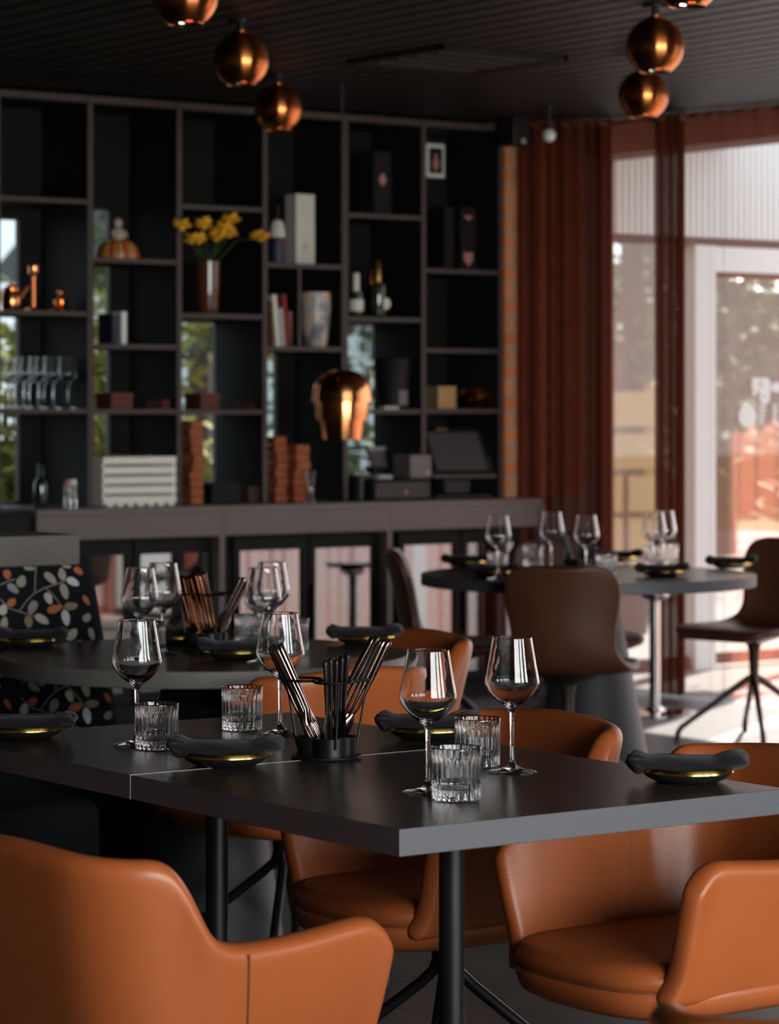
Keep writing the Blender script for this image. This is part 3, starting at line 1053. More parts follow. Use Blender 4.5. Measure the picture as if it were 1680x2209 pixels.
# -- copper pieces, left column
p = spx(24, 0, 1)
t = empty('copper_pot', 'rosy copper lidded pot on the left shelf, at the picture edge', 'pot', p)
MB().lathe([(0, 0), (0.034, 0), (0.042, 0.02), (0.042, 0.07), (0.034, 0.085), (0.032, 0.085)], 32).build('body', M['copper2'], t)
MB().lathe([(0.036, 0.086), (0.036, 0.098), (0.02, 0.11), (0.008, 0.113), (0.009, 0.125), (0, 0.13)], 28).build('lid', M['copper'], t)
MB().tube([(0.04, 0, 0.05), (0.06, 0, 0.075), (0.085, 0, 0.11)], [0.008, 0.006, 0.005], 10).build('spout', M['copper'], t)
p = spx(73, 0, 1)
t = empty('copper_candlestick', 'tall copper candlestick on the left shelf, between two smaller copper pieces', 'candlestick', p)
MB().lathe([(0, 0), (0.045, 0), (0.047, 0.006), (0.03, 0.014), (0.008, 0.02), (0, 0.02)], 28).build('foot', M['copper'], t)
MB().lathe([(0.007, 0.018), (0.0075, 0.155), (0.012, 0.16), (0, 0.162)], 20).build('stem', M['copper'], t)
MB().lathe([(0, 0.158), (0.018, 0.16), (0.024, 0.165), (0.022, 0.18), (0.024, 0.196), (0.02, 0.196), (0.018, 0.17), (0, 0.168)], 24).build('cup', M['copper2'], t)
p = spx(131, 0, 1)
t = empty('copper_ornament', 'low stepped copper ornament on the left shelf, right of the candlestick', 'ornament', p)
MB().lathe([(0, 0), (0.045, 0), (0.047, 0.008), (0.03, 0.02), (0, 0.022)], 28).build('foot', M['copper'], t)
MB().lathe([(0.012, 0.02), (0.03, 0.035), (0.03, 0.05), (0.012, 0.058), (0.006, 0.07), (0, 0.07)], 24).build('bowl', M['copper'], t)
MB().ico((0, 0, 0.084), 0.016, n=16, m=10).build('finial', M['copper2'], t)

# -- wine glasses (shared maker)
GP = [(0, 0), (0.040, 0), (0.0412, 0.0012), (0.0385, 0.0026), (0.024, 0.0048), (0.012, 0.0085), (0.0058, 0.014), (0.0040, 0.024), (0.0036, 0.05), (0.0037, 0.08),
      (0.0046, 0.099), (0.008, 0.107), (0.0155, 0.1125), (0.027, 0.121), (0.0375, 0.1325), (0.0438, 0.143), (0.0458, 0.150), (0.0446, 0.158), (0.0405, 0.180), (0.0363, 0.205), (0.0334, 0.2235), (0.0333, 0.2246), (0.0329, 0.225),
      (0.0325, 0.2246), (0.0326, 0.2235), (0.0355, 0.205), (0.0397, 0.180), (0.0437, 0.158), (0.0449, 0.150), (0.0429, 0.1437), (0.0368, 0.1337), (0.0262, 0.1222), (0.0135, 0.1145), (0.006, 0.1125), (0, 0.112)]
wg_me = MB().lathe(GP, 48).build('wine_glass', M['glass'], smooth=60)
def wine_glass(p, label, group):
    o = wg_me if 'label' not in wg_me else wg_me.copy()
    if o is not wg_me:
        COL.objects.link(o)
    o.location = p
    tag(o, label, 'wine glass', group)
    return o
def flute_mod(a, r, z):
    if r > 0.0355 and 0.004 < z < 0.066:
        return -0.0019 * (0.5 + 0.5 * math.cos(24 * a))
    return 0.0
TP = [(0, 0), (0.034, 0), (0.0372, 0.002), (0.0378, 0.006), (0.038, 0.02), (0.0385, 0.05), (0.0388, 0.064), (0.0388, 0.068), (0.0389, 0.070), (0.0392, 0.0797), (0.0391, 0.0808), (0.0384, 0.0815), (0.0377, 0.0808), (0.0375, 0.0797), (0.0360, 0.064), (0.0350, 0.03), (0.033, 0.0195), (0.029, 0.0165), (0, 0.016)]
tb_me = MB().lathe(TP, 156, mod=flute_mod).build('tumbler', M['glass'], smooth=60)
def tumbler(p, label, group):
    o = tb_me if 'label' not in tb_me else tb_me.copy()
    if o is not tb_me:
        COL.objects.link(o)
    o.location = p
    tag(o, label, 'tumbler', group)
    return o

# ================================================================== TABLES
TZ = 0.74
U0, U1, V0, VM, V1 = 2.44, 3.20, 3.365, 4.122, 4.79
def square_table(name, label, v0, v1, pole_v):
    r = empty(name, label, 'table', ((U0 + U1) / 2, pole_v, 0), group='square tables pushed together')
    ox, oy = r.location.x, r.location.y
    t = MB()
    a, b, c_, d_ = U0 - ox, U1 - ox, v0 - oy, v1 - oy
    t.box(a, b, c_, d_, TZ - 0.04, TZ)
    me = t
    me.mi = [0, 0, 1, 1, 1, 1]
    me.mi = [1, 0, 1, 1, 1, 1]
    me.build('tabletop', [M['tabletop'], M['tableedge']], r, smooth=0, bevel=0.0012)
    MB().lathe([(0, 0), (0.24, 0), (0.24, 0.008), (0.03, 0.014), (0, 0.014)], 40).build('base_plate', M['black'], r)
    MB().lathe([(0.0205, 0.012), (0.0205, TZ - 0.05), (0, TZ - 0.05)], 28).build('pole', M['black'], r)
    MB().box(-0.2, 0.2, -0.03, 0.03, TZ - 0.05, TZ - 0.0405).build('top_bracket', M['black'], r, smooth=0)
    MB().box(-0.03, 0.03, -0.2, 0.2, TZ - 0.052, TZ - 0.0412).build('top_bracket', M['black'], r, smooth=0)
    return r
square_table('square_table', 'nearer dark square table, with its grey edge corner pointing at the viewer', V0, VM - 0.001, 3.745)
square_table('square_table', 'farther dark square table joined behind the nearest one, before the round table', VM + 0.001, V1, 4.455)

stp = MB().box(-(U1 - U0) / 2 - 0.0006, (U1 - U0) / 2 + 0.0006, VM - 0.0012 - 4.455, VM + 0.0009 - 4.455, TZ - 0.0398, TZ + 0.0004)
for o_ in D.objects:
    if o_.name == 'square_table.001':
        stp.build('edge_strip', M['lightgrey'], o_, smooth=0)
def round_table(label, c, R, cone_r0, cone_r1, edge, top):
    r = empty('round_table', label, 'table', (c.x, c.y, 0), group='round tables on cone bases')
    t = MB()
    t.m = 0
    t.lathe([(0, TZ), (R - 0.002, TZ)], 96)
    t.m = 1
    t.lathe([(R - 0.002, TZ), (R, TZ - 0.002), (R, TZ - 0.038), (R - 0.002, TZ - 0.04), (0, TZ - 0.04)], 96)
    t.build('tabletop', [top, edge], r, smooth=30, flip=True)
    MB().lathe([(0, 0), (cone_r1, 0), (cone_r1, 0.012), (cone_r1 - 0.006, 0.02), (cone_r0, TZ - 0.042), (0, TZ - 0.042)], 64).build('cone_base', M['cone'], r, smooth=30)
    return r
c2 = at(440, HOR, 7.14)
round_table('round dark table with a grey edge, before the leaf-pattern bench', c2, 0.505, 0.1, 0.205, M['roundedge'], M['tabletop'])
c3 = at(1268, HOR, 10.58)
round_table('larger round table on a black cone by the curtain, among the brown shell chairs', c3, 0.612, 0.1, 0.236, M['tableedge'], M['tabletop'])

p = at(1412, HOR, 12.75)
ch = empty('chrome_side_table', 'low table on a chrome pole by the curtain, behind the far round table', 'table', (p.x, p.y, 0))
MB().lathe([(0, 0), (0.19, 0), (0.19, 0.006), (0.05, 0.014), (0.03, 0.03), (0, 0.03)], 40).build('base', M['chrome'], ch)
MB().lathe([(0.024, 0.02), (0.024, 0.52), (0, 0.52)], 28).build('pole', M['chrome'], ch)
MB().lathe([(0.025, 0.495), (0.05, 0.505), (0.075, 0.53), (0.075, 0.545), (0, 0.545)], 28).build('bowl_bracket', M['chrome'], ch)
MB().lathe([(0, 0.545), (0.14, 0.545), (0.14, 0.565), (0, 0.565)], 40).build('tabletop', M['tabletop'], ch)

# ================================================================== ARMCHAIRS
def sstep(a, b, x):
    t = max(0, min(1, (x - a) / (b - a)))
    return t * t * (3 - 2 * t)
HB, HA = 0.757, 0.627
def arm_path(q, k, yf, a=0.272, b=0.285, rc=0.145):
    """plan outline: q -1..1, 0 = middle of the back; k = scale of the outline"""
    sgn = -1 if q < 0 else 1
    q = abs(q)
    l1 = a - rc
    l2 = rc * math.pi / 2
    l3 = (yf + b - rc)
    tot = l1 + l2 + l3
    s = q * tot
    if s < l1:
        x, y = s, -b
    elif s < l1 + l2:
        an = (s - l1) / rc
        x, y = l1 + rc * math.sin(an), -b + rc - rc * math.cos(an)
    else:
        x, y = a, -b + rc + (s - l1 - l2)
    # slight bow of the back
    y -= 0.015 * (1 - (x / a) ** 2)
    y0 = y
    return Vector((sgn * x * k, (y0 - 0.02) * ((k * 1.1 - 0.1) if y0 < 0.02 else (k * 0.9 + 0.1)) + 0.02, 0))
def z_top(q):
    q = abs(q)
    z = HB - 0.014 * sstep(0.0, 0.36, q) + (HA - HB + 0.014) * sstep(0.405, 0.53, q)
    z -= 0.014 * sstep(0.5, 0.62, q) * (1 - sstep(0.68, 1.0, q))
    z -= 0.05 * max(0, (q - 0.93) / 0.07) ** 2.2
    return z
ZS0 = 0.388
def shell_pt(q, t):
    k = 0.755 + 0.245 * (t ** 0.85)
    yf = 0.250 - 0.042 * t + 0.035 * max(0, 1 - t / 0.35) ** 2
    p = arm_path(q, k, yf)
    p.z = ZS0 + (z_top(q) - ZS0) * t
    return p
def make_armchair():
    r = empty('armchair', '', 'armchair', (0, 0, 0), group='orange leather armchairs')
    n, m = 57, 10
    vs, fs = [], []
    for i in range(n):
        q = -1 + 2 * i / (n - 1)
        for j in range(m):
            vs.append(shell_pt(q, j / (m - 1)))
    for i in range(n - 1):
        for j in range(m - 1):
            fs.append((i * m + j, (i + 1) * m + j, (i + 1) * m + j + 1, i * m + j + 1))
    o = MB().add(vs, fs).build('shell', M['leather'], r, smooth=180)
    md = o.modifiers.new('thickness', 'SOLIDIFY')
    md.thickness = 0.042
    md.offset = -1
    md = o.modifiers.new('round', 'SUBSURF')
    md.levels = md.render_levels = 2
    # stitched seams where the arms meet the back
    for sg in (-1, 1):
        sm = MB()
        q = 0.60 * sg
        outp, inp = [], []
        for j in range(12):
            t = 0.02 + 0.95 * j / 11
            a_, b_ = shell_pt(q, t), shell_pt(q + 0.01 * sg, t)
            tg = (b_ - a_).normalized() * sg
            nrm = Vector((tg.y, -tg.x, 0)).normalized()
            if nrm.dot(Vector((a_.x, a_.y, 0))) < 0:
                nrm = -nrm
            outp.append(a_ + nrm * 0.0008)
            inp.append(a_ - nrm * 0.0425)
        sm.tube(outp, 0.0016, 6)
        sm.tube(inp, 0.0018, 6)
        sm.build('seam', M['seam'], r)
    # seat cushion: rounded front, a piping groove half way up
    def ring(z, ins):
        pts = []
        for i in range(48):
            a = 2 * math.pi * i / 48
            ca, sa = math.cos(a), math.sin(a)
            e = 0.55
            x = (0.216 - ins) * math.copysign(abs(ca) ** e, ca)
            y = (0.232 - ins) * math.copysign(abs(sa) ** e, sa)
            pts.append(Vector((x, y + 0.022 + (0.02 * (1 - (x / 0.216) ** 2) if y > 0 else 0), z)))
        return pts
    st_ = MB().loft([ring(0.362, 0.06), ring(0.366, 0.03), ring(0.378, 0.008), ring(0.40, 0.0), ring(0.412, 0.002), ring(0.4155, 0.007), ring(0.419, 0.002), ring(0.432, 0.0), ring(0.446, 0.006), ring(0.455, 0.02), ring(0.459, 0.05), ring(0.46, 0.12)])
    st_.build('seat', M['leather'], r, smooth=60)
    MB().tube([Vector((p.x * 1.002, p.y, p.z)) for p in ring(0.4155, 0.004)] + [ring(0.4155, 0.004)[0]], 0.0022, 6).build('piping', M['seam'], r)
    MB().lathe([(0.10, 0.366), (0.10, 0.352), (0.028, 0.346), (0.026, 0.29), (0, 0.288)], 24).build('column', M['black'], r)
    for i in range(4):
        a = math.radians(45 + 90 * i)
        d_ = Vector((math.cos(a), math.sin(a), 0))
        pts = []
        for rr, z in ((0.014, 0.345), (0.015, 0.31), (0.024, 0.285), (0.05, 0.26), (0.12, 0.205), (0.19, 0.15), (0.222, 0.122), (0.238, 0.095), (0.242, 0.06), (0.243, 0.0)):
            pts.append(d_ * rr + Vector((0, 0, z)))
        MB().tube(pts, 0.011, 12).build('leg', M['black'], r)
    return r
def face(du, dv):
    return math.atan2(dv, du) - math.pi / 2
arm0 = make_armchair()
CHAIRS = [
    ((2.16, 3.556), face(0.99, 0.139), 'orange leather armchair in the left foreground, seen from behind and cut by the bottom edge'),
    ((2.15, 4.66), face(1, 0.0), 'orange armchair of which only a corner shows at the left edge, behind the foreground armchair'),
    ((3.245, 3.655), face(-1, 0.0), 'orange armchair on the right of the nearest table, its seat facing us'),
    ((3.27, 4.36), face(-1, 0.0), 'orange armchair behind the black table pole, second on the right of the square tables'),
    ((3.75, 5.63), face(-0.08, 1), 'bright orange armchair seen from behind, tucked under the grey-edged round table'),
    ((4.295, 6.165), face(-1, -0.05), 'orange armchair at the right end of the grey-edged round table'),
    ((2.21, 2.068), face(0.93, 0.36), 'orange armchair back blurred in the bottom right corner'),
]
for i, (xy, rz, lb) in enumerate(CHAIRS):
    if i == 0:
        arm0.location = (*xy, 0)
        arm0.rotation_euler = (0, 0, rz)
        arm0['label'] = lb
    else:
        dup(arm0, (*xy, 0), rz, lb)

# ================================================================== BROWN SHELL CHAIRS
def make_shell_chair():
    r = empty('shell_chair', '', 'chair', (0, 0, 0), group='brown shell chairs at the far round table')
    # side profile (y forward, z), half width, side curl
    prof = [(0.245, 0.415, 0.16, 0.0), (0.25, 0.435, 0.205, 0.0), (0.22, 0.45, 0.232, 0.0), (0.14, 0.450, 0.245, 0.006), (0.04, 0.442, 0.243, 0.012), (-0.06, 0.438, 0.232, 0.02),
            (-0.13, 0.447, 0.212, 0.032), (-0.175, 0.475, 0.19, 0.045), (-0.20, 0.53, 0.175, 0.052), (-0.212, 0.60, 0.181, 0.055), (-0.224, 0.67, 0.196, 0.055), (-0.238, 0.73, 0.2, 0.05), (-0.25, 0.775, 0.186, 0.042), (-0.258, 0.80, 0.15, 0.03), (-0.262, 0.81, 0.09, 0.012)]
    n = 13
    vs, fs = [], []
    for i, (y, z, w_, cu) in enumerate(prof):
        p0 = prof[max(0, i - 1)]
        p1 = prof[min(len(prof) - 1, i + 1)]
        tg = Vector((0, p1[0] - p0[0], p1[1] - p0[1])).normalized()
        nrm = Vector((0, tg.z, -tg.y))
        if nrm.z < 0 and i < 7:
            nrm = -nrm
        if i >= 7 and nrm.y < 0:
            nrm = -nrm
        for k_ in range(n):
            s_ = -1 + 2 * k_ / (n - 1)
            vs.append(Vector((w_ * s_, y, z)) + nrm * cu * (abs(s_) ** 2.2))
    for i in range(len(prof) - 1):
        for k_ in range(n - 1):
            fs.append((i * n + k_, i * n + k_ + 1, (i + 1) * n + k_ + 1, (i + 1) * n + k_))
    o = MB().add(vs, fs).build('shell', M['brown'], r, smooth=180)
    md = o.modifiers.new('thickness', 'SOLIDIFY')
    md.thickness = 0.036
    md.offset = 0
    md = o.modifiers.new('round', 'SUBSURF')
    md.levels = md.render_levels = 2
    MB().lathe([(0.11, 0.425), (0.09, 0.412), (0.03, 0.39), (0.022, 0.36), (0.018, 0.25), (0.016, 0.22), (0, 0.22)], 24).build('column', M['cast'], r)
    for i in range(4):
        a = math.radians(45 + 90 * i)
        d_ = Vector((math.cos(a), math.sin(a), 0))
        pts = [d_ * rr + Vector((0, 0, z)) for rr, z in ((0.0, 0.26), (0.03, 0.245), (0.08, 0.21), (0.18, 0.135), (0.26, 0.078), (0.295, 0.052), (0.308, 0.03), (0.31, 0.0))]
        MB().tube(pts, [0.016, 0.015, 0.014, 0.012, 0.0105, 0.011, 0.012, 0.012], 12).build('leg', M['cast'], r)
    return r
sc0 = make_shell_chair()
p = at(1224, HOR, 10.0)
SCH = [((p.x, p.y), face(0.70, 0.71), 'brown shell chair seen from behind at the far round table, before the black cone'),
       ((at(1626, HOR, 11.7).x, at(1626, HOR, 11.7).y), face(-0.988, -0.156), 'brown shell chair at the right edge, seen from its side with sunlit legs'),
       ((at(985, HOR, 10.9).x, at(985, HOR, 10.9).y), face(0.80, -0.6), 'brown shell chair on the left of the far round table, its back seen edge-on'),
       ((at(1232, HOR, 11.35).x, at(1232, HOR, 11.35).y), face(-0.35, -0.93), 'brown shell chair behind the far round table, only its top showing')]
for i, (xy, rz, lb) in enumerate(SCH):
    if i == 0:
        sc0.location = (*xy, 0)
        sc0.rotation_euler = (0, 0, rz)
        sc0['label'] = lb
    else:
        dup(sc0, (*xy, 0), rz, lb)

# ================================================================== BENCHES
UE = 3.93
VBN = 6.86
be = empty('upholstered_bench', 'black leaf-pattern bench with a grey oak ledge, by the left edge', 'bench', (UE, VBN, 0))
# leaning back panel
ZB0, ZB1 = 0.44, 0.945
def bk(x, z, off=0.0):
    t = (z - ZB0) / (ZB1 - ZB0)
    return Vector((x, -0.19 + 0.17 * t - off, z))
L_ = -2.2
bm_ = MB()
bm_.m = 0
th = 0.06
vs = []
for (x) in (L_, -0.02, 0.0):
    for z, rr in ((ZB0, 0), (ZB1 - 0.02, 0), (ZB1, 0.015)):
        vs.append(bk(x, z, -rr if x < -0.01 else -0.012 - rr))
for (x) in (L_, -0.02, 0.0):
    for z in (ZB0, ZB1 - 0.02, ZB1):
        q = bk(x, z)
        vs.append(Vector((q.x, q.y + th, q.z)))
fs = []
for i in range(2):
    for j in range(2):
        a = i * 3 + j
        fs.append((a, a + 3, a + 4, a + 1))
        fs.append((a + 9, a + 10, a + 13, a + 12))
fs += [(6, 15, 16, 7), (7, 16, 17, 8), (2, 5, 14, 11), (5, 8, 17, 14), (0, 9, 12, 3), (3, 12, 15, 6), (0, 1, 10, 9), (1, 2, 11, 10)]
bm_.add(vs, fs)
# leaves woven into the fabric
PN = Vector((0, -(ZB1 - ZB0), 0.17)).normalized()
P0 = Vector((UE, VBN - 0.19, ZB0))
def ray_panel(px, py):
    du, dv = dirs(px)
    d_ = Vector((du, dv, -(py - HOR) / FPX))
    o_ = Vector((0, 0, H))
    t = (P0 - o_).dot(PN) / d_.dot(PN)
    return o_ + d_ * t - Vector((UE, VBN, 0))
LEAF = [(105, 345, 90, 150, 178, 5), (320, 447, 108, 190, 25, 2), (195, 555, 95, 190, 140, 3), (175, 765, 90, 150, 45, 5), (45, 875, 95, 175, 20, 1), (490, 840, 100, 225, 210, 3),
        (430, 1060, 95, 190, 185, 4), (630, 1020, 105, 220, 130, 1), (730, 705, 90, 185, 170, 1), (820, 865, 100, 220, 70, 5), (935, 340, 90, 195, 0, 2), (1100, 455, 100, 185, 125, 0),
        (970, 600, 95, 245, 175, 2), (1070, 822, 100, 195, 85, 4), (990, 1000, 95, 245, 180, 0), (760, 400, 95, 225, 145, 2), (1180, 290, 80, 150, 140, 5), (60, 1085, 85, 220, 15, 2),
        (115, 1265, 90, 200, 60, 1), (370, 1270, 85, 190, 165, 2), (560, 1255, 100, 150, 0, 5), (860, 1235, 80, 170, 150, 2), (1080, 1250, 110, 220, 45, 1), (1310, 995, 90, 150, 40, 3),
        (1300, 735, 60, 165, 160, 5), (1380, 1245, 70, 200, 175, 3), (1000, 215, 60, 130, 110, 2), (440, 250, 60, 160, 100, 2), (1190, 1375, 60, 120, 70, 3)]
LCOL = [(0.46, 0.48, 0.54), (0.38, 0.365, 0.33), (0.28, 0.245, 0.22), (0.24, 0.215, 0.245), (0.21, 0.16, 0.11), (0.36, 0.11, 0.045)]
lm = [M['bench']] + [mat('leaf_print_%d' % i, c_, 0.9, noise=0.25, nscale=160) for i, c_ in enumerate(LCOL)] + [mat('leaf_print_stem', (0.22, 0.17, 0.17), 0.9)]
def leaf(px, py, wd, ln, ang, ci, dz=0.0, sx=0.0):
    ctr = ray_panel(px, py)
    up = bk(0, 1) - bk(0, 0)
    up.normalize()
    sc_ = (Vector((UE, VBN, 0)) + ctr).length / FPX
    a = math.radians(ang)
    ax = Vector((math.sin(a), 0, 0)) * 1.2 + up * math.cos(a)
    bx = (Vector((math.cos(a), 0, 0)) * 1.2 - up * math.sin(a)) * 1.22
    ctr = ctr + Vector((sx, 0, 0)) + up * dz - Vector((0, 0.0012, 0))
    pts = []
    for i in range(16):
        t = 2 * math.pi * i / 16
        yy = math.cos(t)
        xx = math.sin(t) * (1 - 0.18 * yy) * (0.93 if abs(yy) < 0.9 else 1)
        pts.append(ctr + ax * (ln / 2 * sc_ * yy) + bx * (wd / 2 * sc_ * xx))
    if max(p_.x for p_ in pts) > -0.004 or max(p_.z for p_ in pts) > ZB1 - 0.006 or min(p_.z for p_ in pts) < ZB0:
        pts = [Vector((min(p_.x, -0.004), p_.y, max(min(p_.z, ZB1 - 0.006), ZB0 + 0.002))) for p_ in pts]
        pts = [Vector((p_.x, bk(0, p_.z).y - 0.0014, p_.z)) for p_ in pts]
    bm_.m = 1 + ci
    bm_.add(pts, [tuple(range(16))])
def stemline(q, dz=0.0, sx=0.0):
    up = (bk(0, 1) - bk(0, 0)).normalized()
    pp = [ray_panel(x / 7, 1190 + y / 7) + Vector((sx, -0.001, 0)) + up * dz for x, y in q]
    bm_.m = 7
    for a_, b_ in zip(pp[:-1], pp[1:]):
        d_ = (b_ - a_).normalized()
        sd = d_.cross(PN) * 0.0016
        bm_.add([a_ - sd, b_ - sd, b_ + sd, a_ + sd], [(0, 1, 2, 3)])
STEMS = [[(540, 215), (530, 420), (520, 610)], [(285, 905), (400, 740), (520, 625), (680, 545), (850, 490), (1010, 430)], [(690, 545), (830, 690), (970, 880)], [(0, 710), (130, 850), (290, 905), (540, 980)], [(0, 500), (110, 450), (230, 415)]]
for dz, sx in ((0, 0), (-0.27, 0.016), (0.0, -0.30), (-0.27, -0.285), (0.0, -0.60), (-0.27, -0.585), (0.0, -0.90), (-0.27, -0.885), (0.0, -1.20), (-0.27, -1.185), (0.0, -1.50), (-0.27, -1.485)):
    for (x, y, wd, ln, ang, ci) in LEAF:
        leaf(x / 7, 1190 + y / 7, wd * 0.84 / 7 * 1.25, ln / 7, ang, ci, dz, sx)
    for q in STEMS:
        stemline(q, dz, sx)
bm_.build('back_cushion', lm, be, smooth=0)
MB().box(L_, -0.01, -0.55, -0.10, 0.32, 0.455).build('seat', M['bench'], be, bevel=0.03, seg=4)
MB().box(L_, -0.03, -0.50, 0.20, 0.08, 0.32).build('seat_box', M['bench'], be, smooth=0)
MB().box(L_, -0.03, 0.06, 0.22, 0.0, 0.915).build('back_box', M['wallblack'], be, smooth=0)
pz = onv(100, 1155, VBN - 0.045)
pe = onv(172, 1180, VBN - 0.045)
MB().box(L_, pe.x - UE, -0.045, 0.24, pz.z - 0.081, pz.z).build('ledge', M['ledge'], be, bevel=0.002)
for x in (-0.15, -1.2, -2.1):
    MB().box(x - 0.03, x + 0.03, -0.48, -0.42, 0, 0.09).build('leg', M['black'], be, smooth=0)

pt = onz(226, 1730, 0.455)
ot = empty('ottoman', 'black upholstered seat block at the far end of the square tables', 'ottoman', (pt.x, pt.y, 0))
MB().box(-0.95, 0.0, 0.0, 0.42, 0.06, 0.46).build('seat_block', M['bench'], ot, bevel=0.035, seg=5)
for x, y in ((-0.9, 0.05), (-0.05, 0.05), (-0.9, 0.37), (-0.05, 0.37)):
    MB().box(x - 0.02, x + 0.02, y - 0.02, y + 0.02, 0, 0.07).build('leg', M['black'], ot, smooth=0)

# ================================================================== GLASSES
G = 'wine glasses on the square tables'
for px, py, lb in ((295, 1607, 'stemmed wine glass at the left of the square tables, behind a tumbler'),
                   (604, 1583, 'stemmed wine glass just left of the nearest cutlery caddy'),
                   (923, 1710, 'stemmed wine glass nearest the viewer, right of the caddy'),
                   (1104, 1666, 'rightmost stemmed wine glass on the square tables')):
    wine_glass(onz(px, py, TZ + 0.0004), lb, G)
G = 'wine glasses on the grey-edged round table'
for px, py, lb in ((302, 1428, 'wine glass on the middle round table, nearer of the left pair'),
                   (352, 1411, 'wine glass on the middle round table, beside the copper cutlery bundle'),
                   (567, 1428, 'wine glass on the middle round table, nearer of the right pair'),
                   (586, 1408, 'wine glass on the middle round table, farther of the right pair')):
    wine_glass(onz(px, py, TZ + 0.0004), lb, G)
G = 'wine glasses on the far round table'
for px, py, lb in ((1075, 1249, 'leftmost wine glass on the far round table'),
                   (1190, 1236, 'wine glass on the far round table just left of the dark cutlery'),
                   (1265, 1247, 'wine glass on the far round table in front of the dark cutlery'),
                   (1411, 1236, 'nearer glass of the overlapping right pair on the far round table'),
                   (1433, 1232, 'farther glass of the overlapping right pair on the far round table')):
    wine_glass(onz(px, py, TZ + 0.0004), lb, G)
G = 'fluted tumblers on the square tables'
for px, py, lb in ((338, 1615, 'fluted glass tumbler in front of the left wine glass'),
                   (522, 1574, 'fluted glass tumbler alone between two wine glasses'),
                   (984, 1724, 'fluted glass tumbler nearest the viewer'),
                   (1030, 1652, 'fluted glass tumbler behind the nearest tumbler')):
    tumbler(onz(px, py, TZ + 0.0004), lb, G)
G = 'fluted tumblers on the grey-edged round table'
for px, py, lb in ((538, 1395, 'fluted tumbler on the middle round table right of the caddy'),
                   (633, 1404, 'fluted tumbler on the middle round table, mostly behind a wine glass bowl'),
                   (324, 1413, 'fluted tumbler on the middle round table behind the leftmost near wine glass')):
    tumbler(onz(px, py, TZ + 0.0004), lb, G)
G = 'fluted tumblers on the far round table'
for px, py, lb in ((1074, 1238, 'leftmost tumbler on the far round table'),
                   (1150, 1220, 'tumbler on the far round table, second from its left'),
                   (1308, 1243, 'tumbler on the far round table behind the shell chair shoulder'),
                   (1411, 1223, 'tumbler on the far round table, left one of the close pair'),
                   (1442, 1219, 'rightmost tumbler on the far round table')):
    tumbler(onz(px, py, TZ + 0.0004), lb, G)
G = 'stemmed glasses on the left shelf'
for i, px in enumerate((18, 50, 82, 114, 146)):
    wine_glass(spx(px, 0, 2, VF + 0.09) + Vector((0, 0, 0.0004)), ('first', 'second', 'third', 'fourth', 'fifth')[i] + ' stemmed glass from the left in the front row on the left shelf', G)
for i, px in enumerate((30, 62, 94)):
    wine_glass(spx(px, 0, 2, VF + 0.24) + Vector((0, 0, 0.0004)), ('first', 'second', 'third')[i] + ' stemmed glass from the left in the back row on the left shelf', G)

# ================================================================== PLATES, NAPKINS, BUTTER KNIVES
def make_plate():
    r = empty('side_plate', '', 'plate', (0, 0, 0))
    MB().lathe([(0, 0.0), (0.048, 0.0), (0.054, 0.002), (0.066, 0.008), (0.0735, 0.0150), (0.0742, 0.0165)], 64).build('body', M['ceramic'], r, smooth=50)
    MB().lathe([(0.0742, 0.0160), (0.0772, 0.0172), (0.0758, 0.0246), (0.0752, 0.0252), (0.0742, 0.0248), (0.0715, 0.0165), (0.064, 0.0105), (0.05, 0.0065), (0, 0.0058)], 64).build('gilded_rim', M['gold'], r, smooth=50)
    return r
def make_napkin(seed=0):
    rings = []
    N = 34
    rnd = random.Random(seed)
    ph = rnd.uniform(0, 6)
    for i in range(N):
        t = i / (N - 1)
        x = -0.096 + 0.192 * t
        ry = 0.033 + 0.004 * math.sin(3 * t + ph)
        rz = 0.0145 + 0.0012 * math.sin(7 * t + ph)
        zc = 0.0165 + 0.0025 * sstep(0.046, 0.078, abs(x))
        fan = max(0, 1 - t / 0.16)
        hump = max(0, (t - 0.72) / 0.28)
        if fan > 0:
            rz += 0.0035 * math.sin(min(1, fan) * math.pi * 0.75)
            ry += 0.004 * fan
        zc += 0.006 * math.sin(hump * math.pi * 0.62) + 0.002 * fan
        rz += 0.003 * math.sin(hump * math.pi)
        endk = 1.0
        if i == 0 or i == N - 1:
            endk = 0.55
        elif i == 1 or i == N - 2:
            endk = 0.88
        ring = []
        for k_ in range(36):
            a = 2 * math.pi * k_ / 36
            pl_ = 1 + (0.10 * math.cos(11 * a + 0.6) * min(1, fan * 2.2)) + 0.05 * math.sin(2 * a + 9 * t + ph) + 0.03 * math.sin(3 * a - 14 * t)
            ca, sa = math.cos(a), math.sin(a)
            ring.append(Vector((x + 0.004 * math.sin(a * 2 + ph) * (fan + hump), ry * endk * pl_ * ca, zc + rz * endk * pl_ * sa)))
        rings.append(ring)
    o = MB().loft(rings).build('napkin', M['napkin'], smooth=70)
    return o
def make_bknife():
    k_ = MB()
    rings = []
    for y, w_, t_ in ((-0.085, 0.003, 0.0018), (-0.08, 0.0045, 0.0022), (-0.02, 0.004, 0.0026), (0.0, 0.003, 0.0024), (0.01, 0.006, 0.0014), (0.07, 0.007, 0.001), (0.085, 0.002, 0.0008)):
        rings.append([Vector((y, w_ * math.cos(2 * math.pi * i / 10), t_ * math.sin(2 * math.pi * i / 10))) for i in range(10)])
    return k_.loft(rings).build('butter_knife', M['knife'], smooth=60)
plate0, nap0, kn0 = make_plate(), make_napkin(2), make_bknife()
used = set()
def place(o, key, loc, rz, lb, cat, grp):
    if key in used:
        return dup(o, loc, rz, lb, grp)
    used.add(key)
    o.location = loc
    o.rotation_euler = (0, 0, rz)
    tag(o, lb, cat, grp)
    return o
